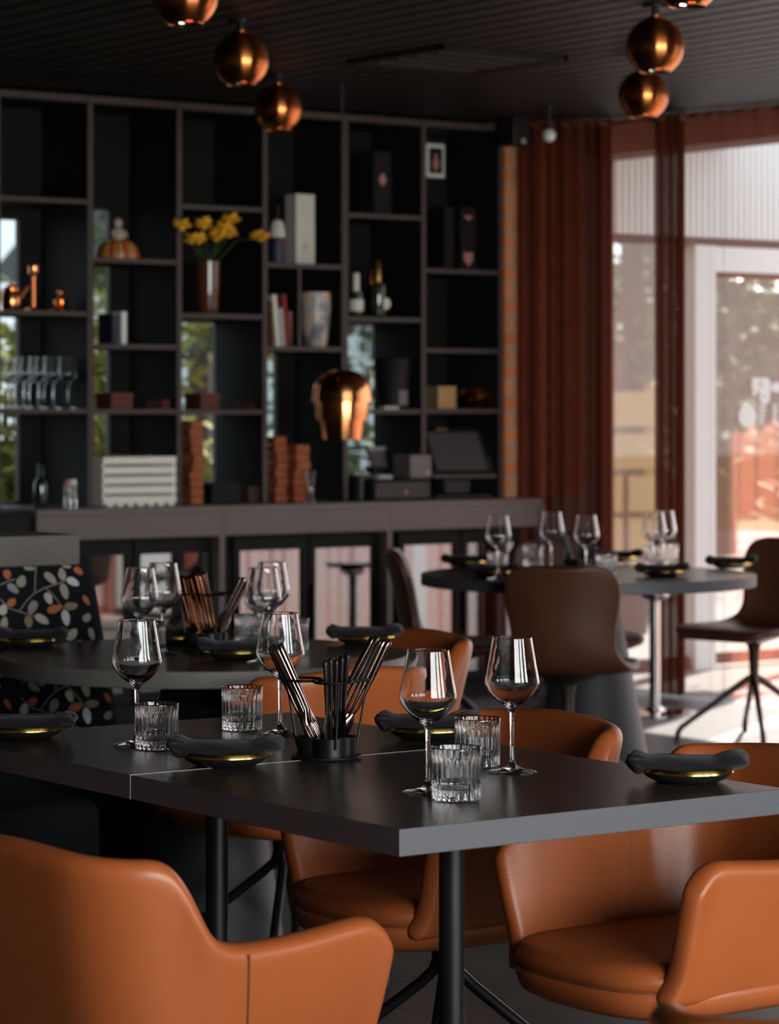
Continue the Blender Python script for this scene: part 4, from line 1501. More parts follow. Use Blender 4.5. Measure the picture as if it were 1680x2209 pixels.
PL = [(50, 1591, 1, 'at the left edge of the square tables', 180, 1),
      (487, 1650, 1, 'in front of the lone tumbler, left of the caddy', 0, 1),
      (925, 1592, 1, 'behind the nearest wine glass, right of the caddy', 0, 1),
      (1482, 1685, 1, 'on the right end of the nearest table', 0, 1),
      (64, 1394, 2, 'at the left end of the middle round table', 180, 1),
      (507, 1420, 2, 'on the middle round table just right of its caddy', 180, 0),
      (384, 1388, 2, 'behind the wine glasses on the middle round table', 0, 0),
      (786, 1388, 2, 'on the right end of the middle round table', 0, 1),
      (1006, 1222, 3, 'leftmost on the far round table', 0, 0),
      (1064, 1244, 3, 'before the leftmost tumbler on the far table', 0, 0),
      (1428, 1243, 3, 'before the close glass pair on the far table', 0, 0),
      (1577, 1226, 3, 'at the right end of the far round table', 0, 0),
      (1333, 1212, 3, 'behind a tumbler on the far round table', 0, 0)]
TN = {1: 'square tables', 2: 'middle round table', 3: 'far round table'}
for i, (px, py, tn, where, fl_, kn) in enumerate(PL):
    q = onz(px, py, TZ + 0.0004)
    rz = -TH + math.radians(fl_) + math.radians((i * 37) % 9 - 4)
    place(plate0, 'p', q, rz, 'black gold-rimmed side plate ' + where, 'plate', 'side plates on the ' + TN[tn])
    place(nap0, 'n', q + Vector((0, 0, 0.0115)), rz, 'rolled charcoal napkin on the plate ' + where, 'napkin', 'napkins on the ' + TN[tn])
    if kn:
        a = rz
        place(kn0, 'k', q + Vector((-0.012 * math.cos(a) - 0.006 * math.sin(a), -0.012 * math.sin(a) + 0.006 * math.cos(a), 0.0415)), rz + 0.06, 'black butter knife on the napkin ' + where, 'knife', 'butter knives on the ' + TN[tn])

# ================================================================== CUTLERY CADDIES
LOB = [(-0.040, 0.012), (0.042, 0.014), (0.012, -0.034)]
def make_caddy():
    r = empty('cutlery_caddy', '', 'caddy', (0, 0, 0), group='black wire cutlery caddies')
    MB().lathe([(0, 0), (0.060, 0), (0.061, 0.002), (0.060, 0.0045), (0, 0.0045)], 48).build('base_plate', M['black'], r)
    for x, y in LOB:
        MB().lathe([(0.0285, 0.004), (0.030, 0.004), (0.030, 0.036), (0.0285, 0.036), (0.0285, 0.004)], 32, c=(x * 0.52, y * 0.52, 0)).build('cup', M['black'], r)
        MB().torus((x, y, 0.134), 0.0325, 0.0024, 36, 10).build('ring', M['black'], r)
        v_ = Vector((x, y, 0)).normalized()
        MB().tube([Vector((x, y, 0.134)) + v_ * 0.031, Vector((x * 0.52, y * 0.52, 0.018)) + v_ * 0.0315], 0.0022, 8).build('rod', M['black'], r)
    return r
cad0 = make_caddy()
def cut_mesh(kind, m_, Lh=0.195):
    """cutlery along +z: head at z=0, handle end at the top"""
    o = MB()
    def ell(z, w_, t_, yo=0.0):
        return [Vector((w_ * math.cos(2 * math.pi * i / 12), yo + t_ * math.sin(2 * math.pi * i / 12), z)) for i in range(12)]
    if kind == 'fork':
        o.loft([ell(0.045, 0.010, 0.0014, 0.002), ell(0.052, 0.0105, 0.0016, 0.002), ell(0.062, 0.007, 0.0018, 0.001), ell(0.072, 0.0032, 0.002), ell(0.095, 0.0034, 0.0026), ell(0.13, 0.0058, 0.0034), ell(Lh - 0.012, 0.0074, 0.0036), ell(Lh - 0.002, 0.0068, 0.0032), ell(Lh, 0.003, 0.002)])
        for i in range(4):
            x = -0.0078 + 0.0052 * i
            o.tube([(x, 0.002, 0.048), (x, 0.0, 0.025), (x * 0.95, 0.004, 0.004), (x * 0.9, 0.006, 0.0)], [0.0017, 0.0016, 0.0012, 0.0006], 6)
    elif kind == 'spoon':
        rings = []
        for i in range(11):
            t = i / 10
            z = 0.058 * t
            w_ = 0.0165 * math.sin(math.pi * min(0.98, max(0.03, t)) ** 0.85) + 0.0008
            dp = 0.006 * math.sin(math.pi * t)
            rings.append([Vector((w_ * math.cos(2 * math.pi * q / 14), dp * (1 - abs(math.cos(2 * math.pi * q / 14)) ** 2 * 0.9) * (1 if True else 0) + 0.0012 * math.sin(2 * math.pi * q / 14) - 0.004, z)) for q in range(14)])
        o.loft(rings)
        o.loft([ell(0.053, 0.0042, 0.002, -0.003), ell(0.066, 0.003, 0.0022), ell(0.095, 0.0034, 0.0026), ell(0.13, 0.0058, 0.0034), ell(Lh - 0.012, 0.0074, 0.0036), ell(Lh - 0.002, 0.0068, 0.0032), ell(Lh, 0.003, 0.002)])
    else:
        o.loft([ell(0.0, 0.002, 0.0008), ell(0.01, 0.007, 0.001), ell(0.08, 0.009, 0.0013), ell(0.095, 0.006, 0.0018), ell(0.105, 0.0045, 0.003), ell(0.14, 0.0056, 0.0042), ell(Lh - 0.008, 0.0068, 0.0046), ell(Lh - 0.001, 0.0062, 0.004), ell(Lh, 0.004, 0.0025)])
    return o.build(kind, m_, smooth=60)
LEN = 0.195
CUT = {k_: cut_mesh(k_, M['rose'] if k_ != 'knife' else M['knife']) for k_ in ('fork', 'spoon', 'knife')}
CUTC = {}
def cutlery(kind, base, topdir, roll, lb, grp, mt=None):
    key = (kind, mt)
    d_ = Vector(topdir).normalized()
    o = CUT[kind]
    if 'label' in o:
        if mt is not None:
            if key not in CUTC:
                me = o.data.copy()
                me.materials.clear()
                me.materials.append(mt)
                CUTC[key] = me
            o = o.copy()
            o.data = CUTC[key]
        else:
            o = o.copy()
        COL.objects.link(o)
    q = d_.to_track_quat('Z', 'Y').to_matrix().to_4x4()
    o.matrix_world = Matrix.Translation(base) @ q @ Matrix.Rotation(roll, 4, 'Z')
    tag(o, lb, kind, grp)
    return o
ORD = ['first', 'second', 'third', 'fourth', 'fifth', 'sixth', 'seventh', 'eighth', 'ninth', 'tenth']
def fill(cc, kind, n, b0, b1, t0, t1, lb, grp, mt=None, sink=0.0):
    """n pieces; b/t: (right, forward, up) of their lower and upper ends relative to the caddy base, first and last piece"""
    for i in range(n):
        f_ = i / max(1, n - 1)
        b = [b0[j] + (b1[j] - b0[j]) * f_ for j in range(3)]
        t = [t0[j] + (t1[j] - t0[j]) * f_ for j in range(3)]
        B = cc + RGT * b[0] + FWD * b[1] + UP * b[2]
        T = cc + RGT * t[0] + FWD * t[1] + UP * t[2]
        T += Vector((0, 0, 0.003 * math.sin(i * 2.1)))
        dd = (T - B).normalized()
        cutlery(kind, T - dd * LEN, dd, 0.5 + 0.55 * i if kind != 'knife' else 1.2 + 0.1 * i, ORD[i] + ' ' + kind + ' from the left ' + lb, grp, mt)
c1 = onz(704, 1634, TZ + 0.0004)
cad0.location = c1
cad0.rotation_euler = (0, 0, -TH)
cad0['label'] = 'black wire cutlery caddy on the square tables, with forks, knives and spoons'
fill(c1, 'fork', 5, (-0.026, 0.016, 0.02), (0.0, -0.006, 0.015), (-0.100, 0.020, 0.190), (-0.080, -0.004, 0.196), 'leaning out of the square-table caddy', 'forks in the nearest caddy')
fill(c1, 'knife', 5, (0.004, -0.028, 0.010), (0.026, -0.008, 0.010), (0.0, -0.044, 0.172), (0.036, -0.022, 0.180), 'upright in the square-table caddy', 'knives in the nearest caddy')
fill(c1, 'spoon', 5, (-0.012, 0.02, 0.03), (0.024, 0.012, 0.02), (0.080, 0.024, 0.208), (0.110, 0.006, 0.198), 'leaning right out of the square-table caddy', 'spoons in the nearest caddy')
cd2 = onz(446, 1395, TZ + 0.0004)
dup(cad0, cd2, -TH + 0.15, 'black wire cutlery caddy on the middle round table')
fill(cd2, 'fork', 5, (-0.028, 0.012, 0.008), (-0.008, 0.016, 0.008), (-0.078, 0.014, 0.175), (-0.034, 0.022, 0.186), 'in the left bundle of the middle-table caddy', 'copper forks in the middle-table caddy', M['darkcopper'])
fill(cd2, 'spoon', 4, (0.006, -0.012, 0.008), (0.03, -0.006, 0.008), (-0.045, -0.022, 0.182), (-0.006, -0.02, 0.192), 'in the left bundle of the middle-table caddy', 'copper spoons in the middle-table caddy', M['darkcopper'])
fill(cd2, 'knife', 3, (0.018, 0.012, 0.03), (0.026, 0.006, 0.02), (0.085, 0.022, 0.175), (0.106, 0.004, 0.168), 'leaning right in the middle-table caddy', 'bright knives in the middle-table caddy', M['rose'])
cd3 = onz(1246, 1226, TZ + 0.0004)
dup(cad0, cd3, -TH - 0.2, 'black wire cutlery caddy on the far round table')
fill(cd3, 'fork', 4, (-0.026, 0.012, 0.012), (-0.012, 0.004, 0.012), (-0.088, 0.02, 0.168), (-0.062, 0.0, 0.172), 'leaning left in the far-table caddy', 'dark forks in the far-table caddy', M['knife'])
fill(cd3, 'knife', 3, (0.0, -0.02, 0.012), (0.016, -0.01, 0.012), (0.0, -0.03, 0.175), (0.03, -0.02, 0.175), 'upright in the far-table caddy', 'dark knives in the far-table caddy')
fill(cd3, 'spoon', 2, (0.02, 0.01, 0.012), (0.028, 0.01, 0.012), (0.082, 0.012, 0.168), (0.09, 0.0, 0.160), 'leaning right in the far-table caddy', 'dark spoons in the far-table caddy', M['knife'])

# ================================================================== MORE THINGS ON THE SHELVES
def box_thing(name, label, cat, p, w_, d_, h_, m_, rz=0.0, bevel=0.002, group=None):
    o = MB().box(-w_ / 2, w_ / 2, -d_ / 2, d_ / 2, 0, h_).build(name, m_, smooth=0, bevel=bevel)
    o.location = p + Vector((0, 0, 0.0003))
    o.rotation_euler = (0, 0, rz)
    return tag(o, label, cat, group)
# second column
p = spx(254, 1, 0)
t = empty('figurine_dome', 'striped dome with a pale figurine on top, on the second column shelf', 'ornament', p)
MB().lathe([(0, 0), (0.094, 0), (0.096, 0.02), (0.086, 0.055), (0.066, 0.078), (0.038, 0.088), (0, 0.09)], 48).build('striped_dome', M['stripes'], t)
fg = MB().lathe([(0, 0.085), (0.026, 0.086), (0.030, 0.10), (0.028, 0.12), (0.018, 0.138), (0.011, 0.143), (0, 0.145)], 20)
fg.ico((0, 0, 0.162), 0.021, (1, 1, 1.1), 18, 12)
fg.tube([(0.026, -0.004, 0.128), (0.036, -0.012, 0.112), (0.03, -0.02, 0.1)], 0.008, 8)
fg.tube([(-0.026, -0.004, 0.128), (-0.034, -0.012, 0.112), (-0.02, -0.024, 0.1)], 0.008, 8)
fg.build('figurine', M['doll'], t)
def book(label, p, th_, d_, h_, m_, lean=0.0, group='books on the shelves'):
    o = empty('book', label, 'book', p + Vector((0, 0, 0.0005)), group=group)
    o.rotation_euler = (0, lean, 0)
    MB().box(-th_ / 2, th_ / 2, 0, d_, 0, h_).build('cover', m_, o, smooth=0, bevel=0.0015)
    MB().box(-th_ / 2 + 0.002, th_ / 2 - 0.002, 0.003, d_ + 0.0015, 0.003, h_ + 0.001).build('pages', M['label'], o, smooth=0)
    return o
V_B = VF + 0.08
book('dark blue book beside the white one in the second column', spx(250, 1, 1, V_B), 0.032, 0.13, 0.135, M['navy'])
book('thin white book standing in the second column', spx(268, 1, 1, V_B), 0.026, 0.13, 0.145, M['white'])
p = spx(300, 1, 1)
t = empty('copper_dish', 'small copper dish right of the white book', 'dish', p)
MB().lathe([(0, 0), (0.025, 0), (0.036, 0.016), (0.034, 0.016), (0.024, 0.004), (0, 0.004)], 24).build('bowl', M['copper'], t)
MB().lathe([(0.036, 0.015), (0.038, 0.017), (0.034, 0.018)], 24).build('rim', M['copper2'], t)
def carton(label, p, w_, h_, m_):
    o = empty('card_box', label, 'box', p + Vector((0, 0, 0.0003)), group='dark red boxes on the shelves')
    MB().box(-w_ / 2, w_ / 2, -0.07, 0.07, 0, h_ * 0.7).build('box_body', m_, o, smooth=0, bevel=0.002)
    MB().box(-w_ / 2 - 0.002, w_ / 2 + 0.002, -0.072, 0.072, h_ * 0.7, h_).build('box_lid', m_, o, smooth=0, bevel=0.002)
carton('dark red box at the left of the second column, above the crate', spx(246, 1, 2), 0.11, 0.072, M['redbox'])
carton('low dark red box at the right of the second column, above the crate', spx(352, 1, 2), 0.09, 0.042, M['redbox'])
carton('dark red box in the third column, above the brick stack', spx(436, 2, 2), 0.10, 0.075, M['redbox'])
carton('low dark red box at the right end of the third column', spx(538, 2, 2), 0.085, 0.03, M['redbox'])
# white slatted crate
p = onv(302, 1090, VC + 0.16)
cr = empty('slatted_crate', 'whitewashed slatted wooden crate on the bar counter', 'crate', (p.x, VC + 0.16, ZC))
cw = 0.372
for i in range(5):
    z0 = 0.012 + i * 0.043
    MB().box(-cw / 2, cw / 2, 0, 0.01, z0, z0 + 0.032).build('slat', M['cream_wood'], cr, smooth=0, bevel=0.001)
    MB().box(-cw / 2, cw / 2, 0.19, 0.2, z0, z0 + 0.032).build('slat', M['cream_wood'], cr, smooth=0, bevel=0.001)
for x in (-cw / 2, cw / 2 - 0.012):
    MB().box(x, x + 0.012, 0.01, 0.19, 0.01, 0.216).build('end_panel', M['cream_wood'], cr, smooth=0)
for i in range(7):
    x = -cw / 2 + 0.02 + i * (cw - 0.06) / 6
    MB().box(x, x + 0.028, -0.003, 0.2, 0, 0.0115).build('bottom_batten', M['cream_wood'], cr, smooth=0)
gw = MB()
rnd = random.Random(4)
for i in range(7):
    x = -0.13 + i * 0.035
    pts = [Vector((x + 0.03 * math.sin(j * 0.9 + i), 0.1 + 0.03 * math.cos(j * 1.1 + i), 0.19 + 0.035 * abs(math.sin(j * 0.6 + i)))) for j in range(9)]
    gw.tube(pts, 0.0045, 6)
o = gw.build('gold_ribbon', M['goldfoil'])
o.location = cr.location
tag(o, 'curled gold ribbon lying on top of the whitewashed crate', 'ribbon')
# salt and pepper
for i, (px, mt, lb) in enumerate(((146, M['pink'], 'glass shaker with a pinkish cap, left of the pair on the counter'), (158, M['white'], 'glass shaker with a white cap, beside the pink-capped one'))):
    q = onv(px, 1098, VC + 0.1)
    t = empty('glass_shaker', lb, 'shaker', (q.x, VC + 0.1, ZC + 0.0003), group='glass shakers on the counter')
    MB().lathe([(0, 0), (0.015, 0), (0.016, 0.01), (0.013, 0.08), (0.013, 0.10), (0, 0.10)], 20).build('body', M['glass'], t)
    MB().lathe([(0.0135, 0.1002), (0.0145, 0.102), (0.013, 0.122), (0, 0.126)], 20).build('cap', mt, t)
db = make_bottle('bottle', 'dark bottle at the left end of the counter, beside the shakers', 0.19, 0.03, M['bottle'], None, None, 0.7, 0.012)
q = onv(88, 1098, VC + 0.2)
db.location = (q.x, VC + 0.2, ZC + 0.0003)
# flower vase
p = spx(449, 2, 1)
vs_ = empty('flower_vase', 'tall amber glazed vase holding yellow flowers, in the third column', 'vase', p)
MB().lathe([(0, 0), (0.044, 0), (0.047, 0.01), (0.053, 0.12), (0.056, 0.238), (0.053, 0.238), (0.049, 0.12), (0.042, 0.012), (0, 0.01)], 40).build('body', M['amber'], vs_)
FL = [(392, 492), (412, 520), (440, 488), (428, 520), (466, 514), (482, 498), (496, 478), (494, 506), (562, 514)]
for i, (px, py) in enumerate(FL):
    hd = onv(px, py, VI - 0.06 - 0.012 * (i % 3) if i not in (0, 8) else VF - 0.05) - p
    r = empty('yellow_flower', ORD[i] + ' yellow flower head from the left in the amber vase' if i != 8 else 'lone yellow flower drooping far right out of the amber vase', 'flower', p, group='yellow flowers in the amber vase')
    pm = MB()
    rnd = random.Random(i)
    for k_ in range(11):
        a = k_ * 2.4
        el = rnd.uniform(-0.2, 1.0)
        d_ = Vector((math.cos(a) * math.cos(el), math.sin(a) * math.cos(el), math.sin(el)))
        sd = d_.cross(Vector((0.2, 0.3, 1))).normalized()
        up_ = sd.cross(d_)
        cc = hd + d_ * 0.006
        L2 = rnd.uniform(0.038, 0.052)
        W2 = 0.023
        pm.add([cc, cc + d_ * L2 * 0.5 + sd * W2 + up_ * 0.004, cc + d_ * L2 + up_ * 0.007, cc + d_ * L2 * 0.5 - sd * W2 + up_ * 0.004, cc + d_ * L2 * 0.5 + up_ * -0.003], [(0, 4, 1), (1, 4, 2), (2, 4, 3), (3, 4, 0)])
    pm.ico(hd, 0.016, n=10, m=7)
    pm.build('petals', M['flower'], r, smooth=0)
    b0 = Vector((0.02 * math.cos(i * 2.2), 0.02 * math.sin(i * 2.2), 0.012))
    MB().tube([b0, Vector((b0.x * 1.2, b0.y * 1.2, 0.22)), Vector((hd.x * 0.55, hd.y * 0.55, max(0.25, hd.z * 0.8 + (0.06 if i == 8 else 0)))), hd], 0.0022, 6).build('flower_stem', M['stem'], r)
# fourth column
p = spx(647, 3, 0)
t = empty('bottle_carton', 'tall cream bottle carton on the top of the fourth column', 'box', p + Vector((0, 0, 0.0003)))
MB().box(-0.052, 0.052, -0.045, 0.045, 0, 0.325).build('carton', M['offwhite'], t, bevel=0.002)
em = MB().lathe([(0, 0), (0.02, 0), (0.02, 0.0006), (0, 0.0006)], 24, M=Matrix.Translation((0, -0.0452, 0.085)) @ RX)
em.box(-0.022, 0.022, -0.0458, -0.0452, 0.058, 0.062)
em.box(-0.016, 0.016, -0.0458, -0.0452, 0.050, 0.053)
em.build('emblem', M['lightgrey'], t)
p = spx(598, 3, 0, VF + 0.08)
t = empty('liqueur_bottle', 'dark blue bottle with a cream shoulder, left of the cream carton', 'bottle', p)
MB().lathe([(0, 0), (0.036, 0), (0.038, 0.01), (0.036, 0.12), (0, 0.12)], 28).build('body', M['navy'], t)
MB().lathe([(0.0365, 0.1201), (0.034, 0.16), (0.026, 0.19), (0.016, 0.20), (0, 0.20)], 28).build('shoulder', M['offwhite'], t)
MB().lathe([(0.013, 0.2001), (0.012, 0.26), (0.016, 0.27), (0, 0.275)], 20).build('stopper', M['cavity'], t)
MB().box(-0.016, 0.016, -0.0385, -0.03, 0.09, 0.116).build('bow', M['redbox'], t, smooth=0)
V4 = VF + 0.06
for px, th_, h_, m_, ln, lb in ((588, 0.016, 0.21, M['redbox'], 0.03, 'thin dark red book against the left upright of the fourth column'),
                                (601, 0.022, 0.236, M['label'], 0.10, 'white book leaning in the fourth column, taller of the two'),
                                (612, 0.022, 0.175, M['lightgrey'], 0.09, 'shorter pale book leaning in the fourth column'),
                                (622, 0.016, 0.236, M['red'], 0.09, 'red spined book leaning in the fourth column'),
                                (632, 0.014, 0.16, M['pink'], 0.09, 'low dull pink book beside the painted vase')):
    book(lb, spx(px, 3, 1, V4), th_, 0.14, h_, m_, -ln)
p = spx(680, 3, 1, VF + 0.10)
t = empty('painted_vase', 'grey painted vase with orange and white figures in the fourth column', 'vase', p)
MB().lathe([(0, 0), (0.050, 0), (0.054, 0.01), (0.066, 0.11), (0.071, 0.2), (0.070, 0.253), (0.066, 0.253), (0.066, 0.2), (0.05, 0.015), (0, 0.012)], 48).build('body', M['painted'], t)
p = spx(588, 3, 1, VF + 0.27)
# stacks of terracotta bricks on the counter
def stack(px, n, label, w_, v, seed):
    rnd = random.Random(seed)
    q = onv(px, 1085, v)
    for i in range(n):
        o = MB().box(-w_ / 2, w_ / 2, -0.055, 0.055, 0.001, 0.037).build('terracotta_tile', M['terracotta'], smooth=0, bevel=0.004)
        o.location = (q.x + rnd.uniform(-0.006, 0.006), v + rnd.uniform(-0.004, 0.004), ZC + i * 0.0375)
        o.rotation_euler = (0, 0, rnd.uniform(-0.12, 0.12))
        tag(o, (('lowest' if i == 0 else 'topmost' if i == n - 1 else ORD[i] + ' from below') + ' terracotta block in the ' + label), 'block', 'terracotta blocks in the ' + label)
stack(413, 10, 'tall stack beside the crate', 0.062, VC + 0.20, 1)
stack(594, 8, 'left stack below the fourth column', 0.062, VC + 0.22, 2)
stack(639, 7, 'right stack below the fourth column', 0.075, VC + 0.18, 3)
box_thing('black_box', 'low black box on the counter right of the tall terracotta stack', 'box', Vector((onv(472, 1085, VC + 0.25).x, VC + 0.25, ZC)), 0.15, 0.12, 0.095, M['cavity'])
box_thing('brown_box', 'low brown box on the counter left of the terracotta pair', 'box', Vector((onv(541, 1085, VC + 0.27).x, VC + 0.27, ZC)), 0.10, 0.12, 0.075, mat('dark_brown_card', (0.05, 0.02, 0.014), 0.7))
q = onv(669, 1080, VC + 0.1)
o = MB().lathe([(0, 0), (0.02, 0), (0.022, 0.008), (0.016, 0.02), (0.022, 0.10), (0.028, 0.145), (0.0265, 0.145), (0.0205, 0.10), (0.014, 0.024), (0, 0.022)], 32).build('footed_glass', M['glass'], smooth=60)
o.location = (q.x, VC + 0.1, ZC + 0.0004)
tag(o, 'footed clear glass on the counter right of the terracotta stacks', 'glass')
# fifth column
p = spx(812, 4, 0)
t = empty('spirit_carton', 'black carton with a small red diamond, top of the fifth column', 'box', p + Vector((0, 0, 0.0003)))
MB().box(-0.05, 0.05, -0.05, 0.05, 0, 0.30).build('carton', M['cavity'], t, bevel=0.002)
MB().add([(0, -0.0506, 0.135), (0.022, -0.0506, 0.168), (0, -0.0506, 0.201), (-0.022, -0.0506, 0.168)], [(0, 1, 2, 3)]).build('diamond', M['pink'], t, smooth=0)
cb = make_bottle('champagne_bottle', 'dark champagne bottle with gold neck and oval label in the fifth column', 0.268, 0.042, M['bottle'], M['goldfoil'], None, 0.62, 0.0135)
cb.location = spx(815, 4, 1, VF + 0.1)
MB().lathe([(0, 0), (0.026, 0), (0.026, 0.002), (0, 0.002)], 24, M=Matrix.Translation((0.012, -0.0415, 0.065)) @ Matrix.Rotation(-0.3, 4, 'Z') @ RX @ Matrix.Diagonal((1, 1.05, 1, 1))).build('oval_label', M['label'], cb)
b2 = make_bottle('wine_bottle', 'pale gold bottle left of the champagne in the fifth column', 0.205, 0.034, M['bottle'], M['label'], M['label'], 0.6, 0.014)
b2.location = spx(768, 4, 1, VF + 0.1)
b3 = make_bottle('wine_bottle', 'bottle with an orange neck behind the champagne in the fifth column', 0.24, 0.036, M['bottle'], M['copper'], None, 0.62, 0.014)
b3.location = spx(800, 4, 1, VF + 0.26)
p = spx(848, 4, 2)
t = empty('ice_bucket', 'black ice bucket on the lower fifth column shelf', 'bucket', p)
MB().lathe([(0, 0), (0.072, 0), (0.076, 0.01), (0.092, 0.235), (0.096, 0.24), (0.09, 0.244), (0.086, 0.235), (0.07, 0.012), (0, 0.012)], 40).build('bucket', M['blackplastic'], t)
for sg in (-1, 1):
    MB().torus((sg * 0.1, 0, 0.2), 0.018, 0.004, 18, 6, Matrix.Identity(4)).build('handle', M['blackplastic'], t)
MB().box(-0.03, 0.02, -0.088, -0.078, 0.02, 0.09).build('bucket_label', M['device'], t, smooth=0)
o = MB().box(-0.04, 0.04, -0.025, 0.025, 0, 0.014).build('menu_stand', M['lightgrey'], smooth=0)
o.location = spx(838, 4, 2, VF + 0.035) + Vector((0, 0, 0.0003))
tag(o, 'small pale block on the shelf edge before the black bucket', 'stand')
# sixth column
p = spx(946, 5, 0, VB - 0.02)
pic = onv(938, 347, VB - 0.012)  # solid picture modelled in place of a mirrored image
t = empty('mirrored_picture', 'reflection of a white framed portrait, modelled at the top of the sixth column', 'picture', pic)
MB().box(-0.055, 0.055, -0.006, 0.01, -0.082, 0.082).build('frame', M['white'], t, smooth=0, bevel=0.002)
MB().box(-0.04, 0.04, -0.0075, -0.006, -0.062, 0.062).build('print', M['cavity'], t, smooth=0)
MB().lathe([(0, 0), (0.012, 0), (0.012, 0.001), (0, 0.001)], 20, M=Matrix.Translation((0, -0.0078, 0.024)) @ RX).build('portrait', M['pink'], t)
MB().add([(-0.012, -0.0085, 0.012), (0.012, -0.0085, 0.012), (0.022, -0.0085, -0.02), (0.006, -0.0085, -0.05), (-0.01, -0.0085, -0.05), (-0.022, -0.0085, -0.02)], [(0, 1, 2, 3, 4, 5)]).build('portrait', M['pink'], t, smooth=0)
p = spx(998, 5, 0, VF + 0.12)
t = empty('whisky_carton', 'tall dark carton with a dull pink crest in the sixth column', 'box', p + Vector((0, 0, 0.0003)))
MB().box(-0.045, 0.045, -0.045, 0.045, 0, 0.305).build('carton', M['cavity'], t, bevel=0.002)
cst = MB().add([(-0.028, -0.0456, 0.085), (0.028, -0.0456, 0.085), (0.026, -0.0456, 0.05), (0.0, -0.0456, 0.02), (-0.026, -0.0456, 0.05)], [(0, 1, 2, 3, 4)])
cst.add([(-0.03, -0.0456, 0.262), (0.03, -0.0456, 0.262), (0.012, -0.0456, 0.25), (0.0, -0.0456, 0.238), (-0.012, -0.0456, 0.25)], [(0, 1, 2, 3, 4)])
cst.build('crest', M['pink'], t, smooth=0)
box_thing('black_carton', 'black carton left of the crested one in the sixth column', 'box', spx(957, 5, 0, VF + 0.12), 0.055, 0.09, 0.30, M['cavity'])
box_thing('gold_box', 'dull gold box at the left of the lower sixth column shelf', 'box', spx(950, 5, 2), 0.105, 0.11, 0.108, M['goldcard'])
p = spx(1024, 5, 2)
t = empty('faceted_bowl', 'faceted golden copper bowl on the sixth column shelf', 'bowl', p)
fc = MB().lathe([(0, 0.002), (0.04, 0.0), (0.078, 0.04), (0.085, 0.07), (0.07, 0.09), (0.064, 0.088), (0.074, 0.068), (0.036, 0.012), (0, 0.012)], 9, mod=lambda a, r, z: 0.006 * math.sin(z * 90 + a * 4))
fc.build('bowl', M['copper2'], t, smooth=0)
MB().lathe([(0.067, 0.0895), (0.070, 0.092), (0.064, 0.091)], 9).build('rim', M['goldfoil'], t, smooth=0)
# till corner
q = onv(868, 1070, VC + 0.07)
t = empty('cash_drawer', 'black cash drawer with a small round lock on the counter', 'cash drawer', (q.x, VC + 0.07, ZC + 0.0003))
MB().box(-0.165, 0.165, 0.004, 0.36, 0.0, 0.1).build('case', M['cavity'], t, bevel=0.003)
MB().box(-0.155, 0.155, -0.004, 0.004, 0.012, 0.085).build('drawer_front', mat('dark_drawer', (0.03, 0.02, 0.019), 0.5), t, bevel=0.002)
MB().lathe([(0, 0), (0.009, 0), (0.009, 0.004), (0, 0.005)], 20, M=Matrix.Translation((0.015, -0.004, 0.04)) @ RX).build('lock', M['pink'], t)
MB().box(-0.12, 0.12, -0.006, -0.004, 0.055, 0.062).build('pull_slot', M['blackplastic'], t, smooth=0)
q = onv(908, 1020, VC + 0.15)
t = empty('receipt_printer', 'grey brown receipt printer on the cash drawer', 'printer', (q.x, VC + 0.15, ZC + 0.1006))
MB().box(-0.062, 0.062, 0, 0.14, 0, 0.11).build('case', M['device'], t, bevel=0.006)
MB().box(-0.05, 0.05, 0.02, 0.11, 0.1101, 0.116).build('lid', M['blackplastic'], t, bevel=0.002)
MB().box(0.035, 0.052, -0.002, 0.004, 0.02, 0.03).build('button', M['lightgrey'], t, smooth=0)
q = onv(828, 1020, VC + 0.13)
t = empty('card_terminal', 'white card terminal lying on the cash drawer', 'card terminal', (q.x, VC + 0.13, ZC + 0.1006))
MB().box(-0.03, 0.05, 0, 0.12, 0, 0.018).build('case', M['lightgrey'], t, bevel=0.004)
MB().box(-0.022, 0.042, 0.06, 0.11, 0.0181, 0.0195).build('display', M['screen'], t, smooth=0)
q = onv(823, 995, VC + 0.38)
t = empty('desk_phone', 'grey desk device on a stand behind the card terminal', 'phone', (q.x, VC + 0.38, ZC + 0.1006))
MB().box(-0.04, 0.04, 0, 0.08, 0, 0.05).build('stand', M['blackplastic'], t, bevel=0.004)
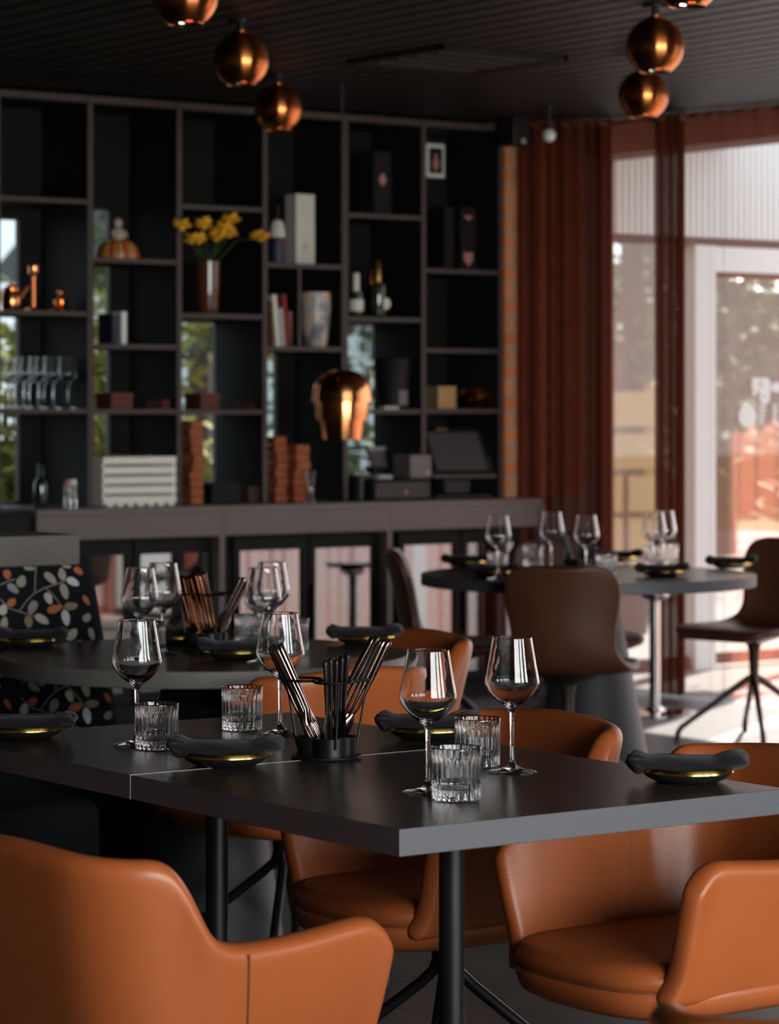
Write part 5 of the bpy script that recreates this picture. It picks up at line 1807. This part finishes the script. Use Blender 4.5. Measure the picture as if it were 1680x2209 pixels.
MB().add([(-0.038, 0.0, 0.05), (0.038, 0.0, 0.05), (0.048, 0.045, 0.13), (-0.048, 0.045, 0.13), (-0.038, 0.03, 0.05), (0.038, 0.03, 0.05), (0.048, 0.07, 0.13), (-0.048, 0.07, 0.13)],
         [(0, 1, 2, 3), (7, 6, 5, 4), (0, 4, 5, 1), (3, 2, 6, 7), (0, 3, 7, 4), (1, 5, 6, 2)]).build('body', M['device'], t, smooth=0, bevel=0.003)
MB().box(-0.052, 0.052, 0.035, 0.075, 0.128, 0.145).build('handset', M['lightgrey'], t, bevel=0.005)
q = onv(778, 1060, VC + 0.2)
t = empty('waste_bin', 'black bin with crumpled white paper on the counter', 'bin', (q.x, VC + 0.2, ZC + 0.0003))
MB().lathe([(0, 0), (0.05, 0), (0.056, 0.12), (0.053, 0.12), (0.048, 0.006), (0, 0.006)], 28).build('body', M['blackplastic'], t)
cp = MB()
for i in range(7):
    cp.ico((0.03 * math.cos(i * 0.9), 0.03 * math.sin(i * 0.9), 0.118 + 0.006 * (i % 3)), 0.02, (1, 0.8, 0.6), 7, 5)
cp.build('paper', M['lightgrey'], t, smooth=0)
# tilted till screen on its stand
q = onv(1006, 1065, VC + 0.12)
t = empty('till_screen', 'tilted black till screen on its stand at the end of the counter', 'screen', (q.x, VC + 0.12, ZC + 0.0003), rz=-0.22)
MB().box(-0.15, 0.15, 0.02, 0.24, 0.0, 0.02).build('foot', M['blackplastic'], t, bevel=0.006)
MB().box(-0.07, 0.07, 0.1, 0.16, 0.02, 0.16).build('stand', M['blackplastic'], t, bevel=0.008)
Mt = Matrix.Translation((0, 0.02, 0.105)) @ Matrix.Rotation(math.radians(-36), 4, 'X')
MB().box(-0.16, 0.16, 0, 0.03, 0, 0.285, Mt).build('case', M['blackplastic'], t, bevel=0.006)
MB().box(-0.163, 0.163, -0.004, 0.004, -0.004, 0.006, Mt).build('lower_edge', M['device'], t, smooth=0)
MB().box(-0.132, 0.132, -0.002, 0.0005, 0.035, 0.255, Mt).build('display', M['screen'], t, smooth=0)
MB().box(-0.075, -0.02, -0.002, 0.0005, 0.268, 0.28, Mt).build('badge', M['goldcard'], t, smooth=0)

for o in D.objects:
    if o.type == 'EMPTY' or o.type == 'MESH':
        if o.parent is None and not o.get('label') and not o.get('kind'):
            o['label'] = o.name
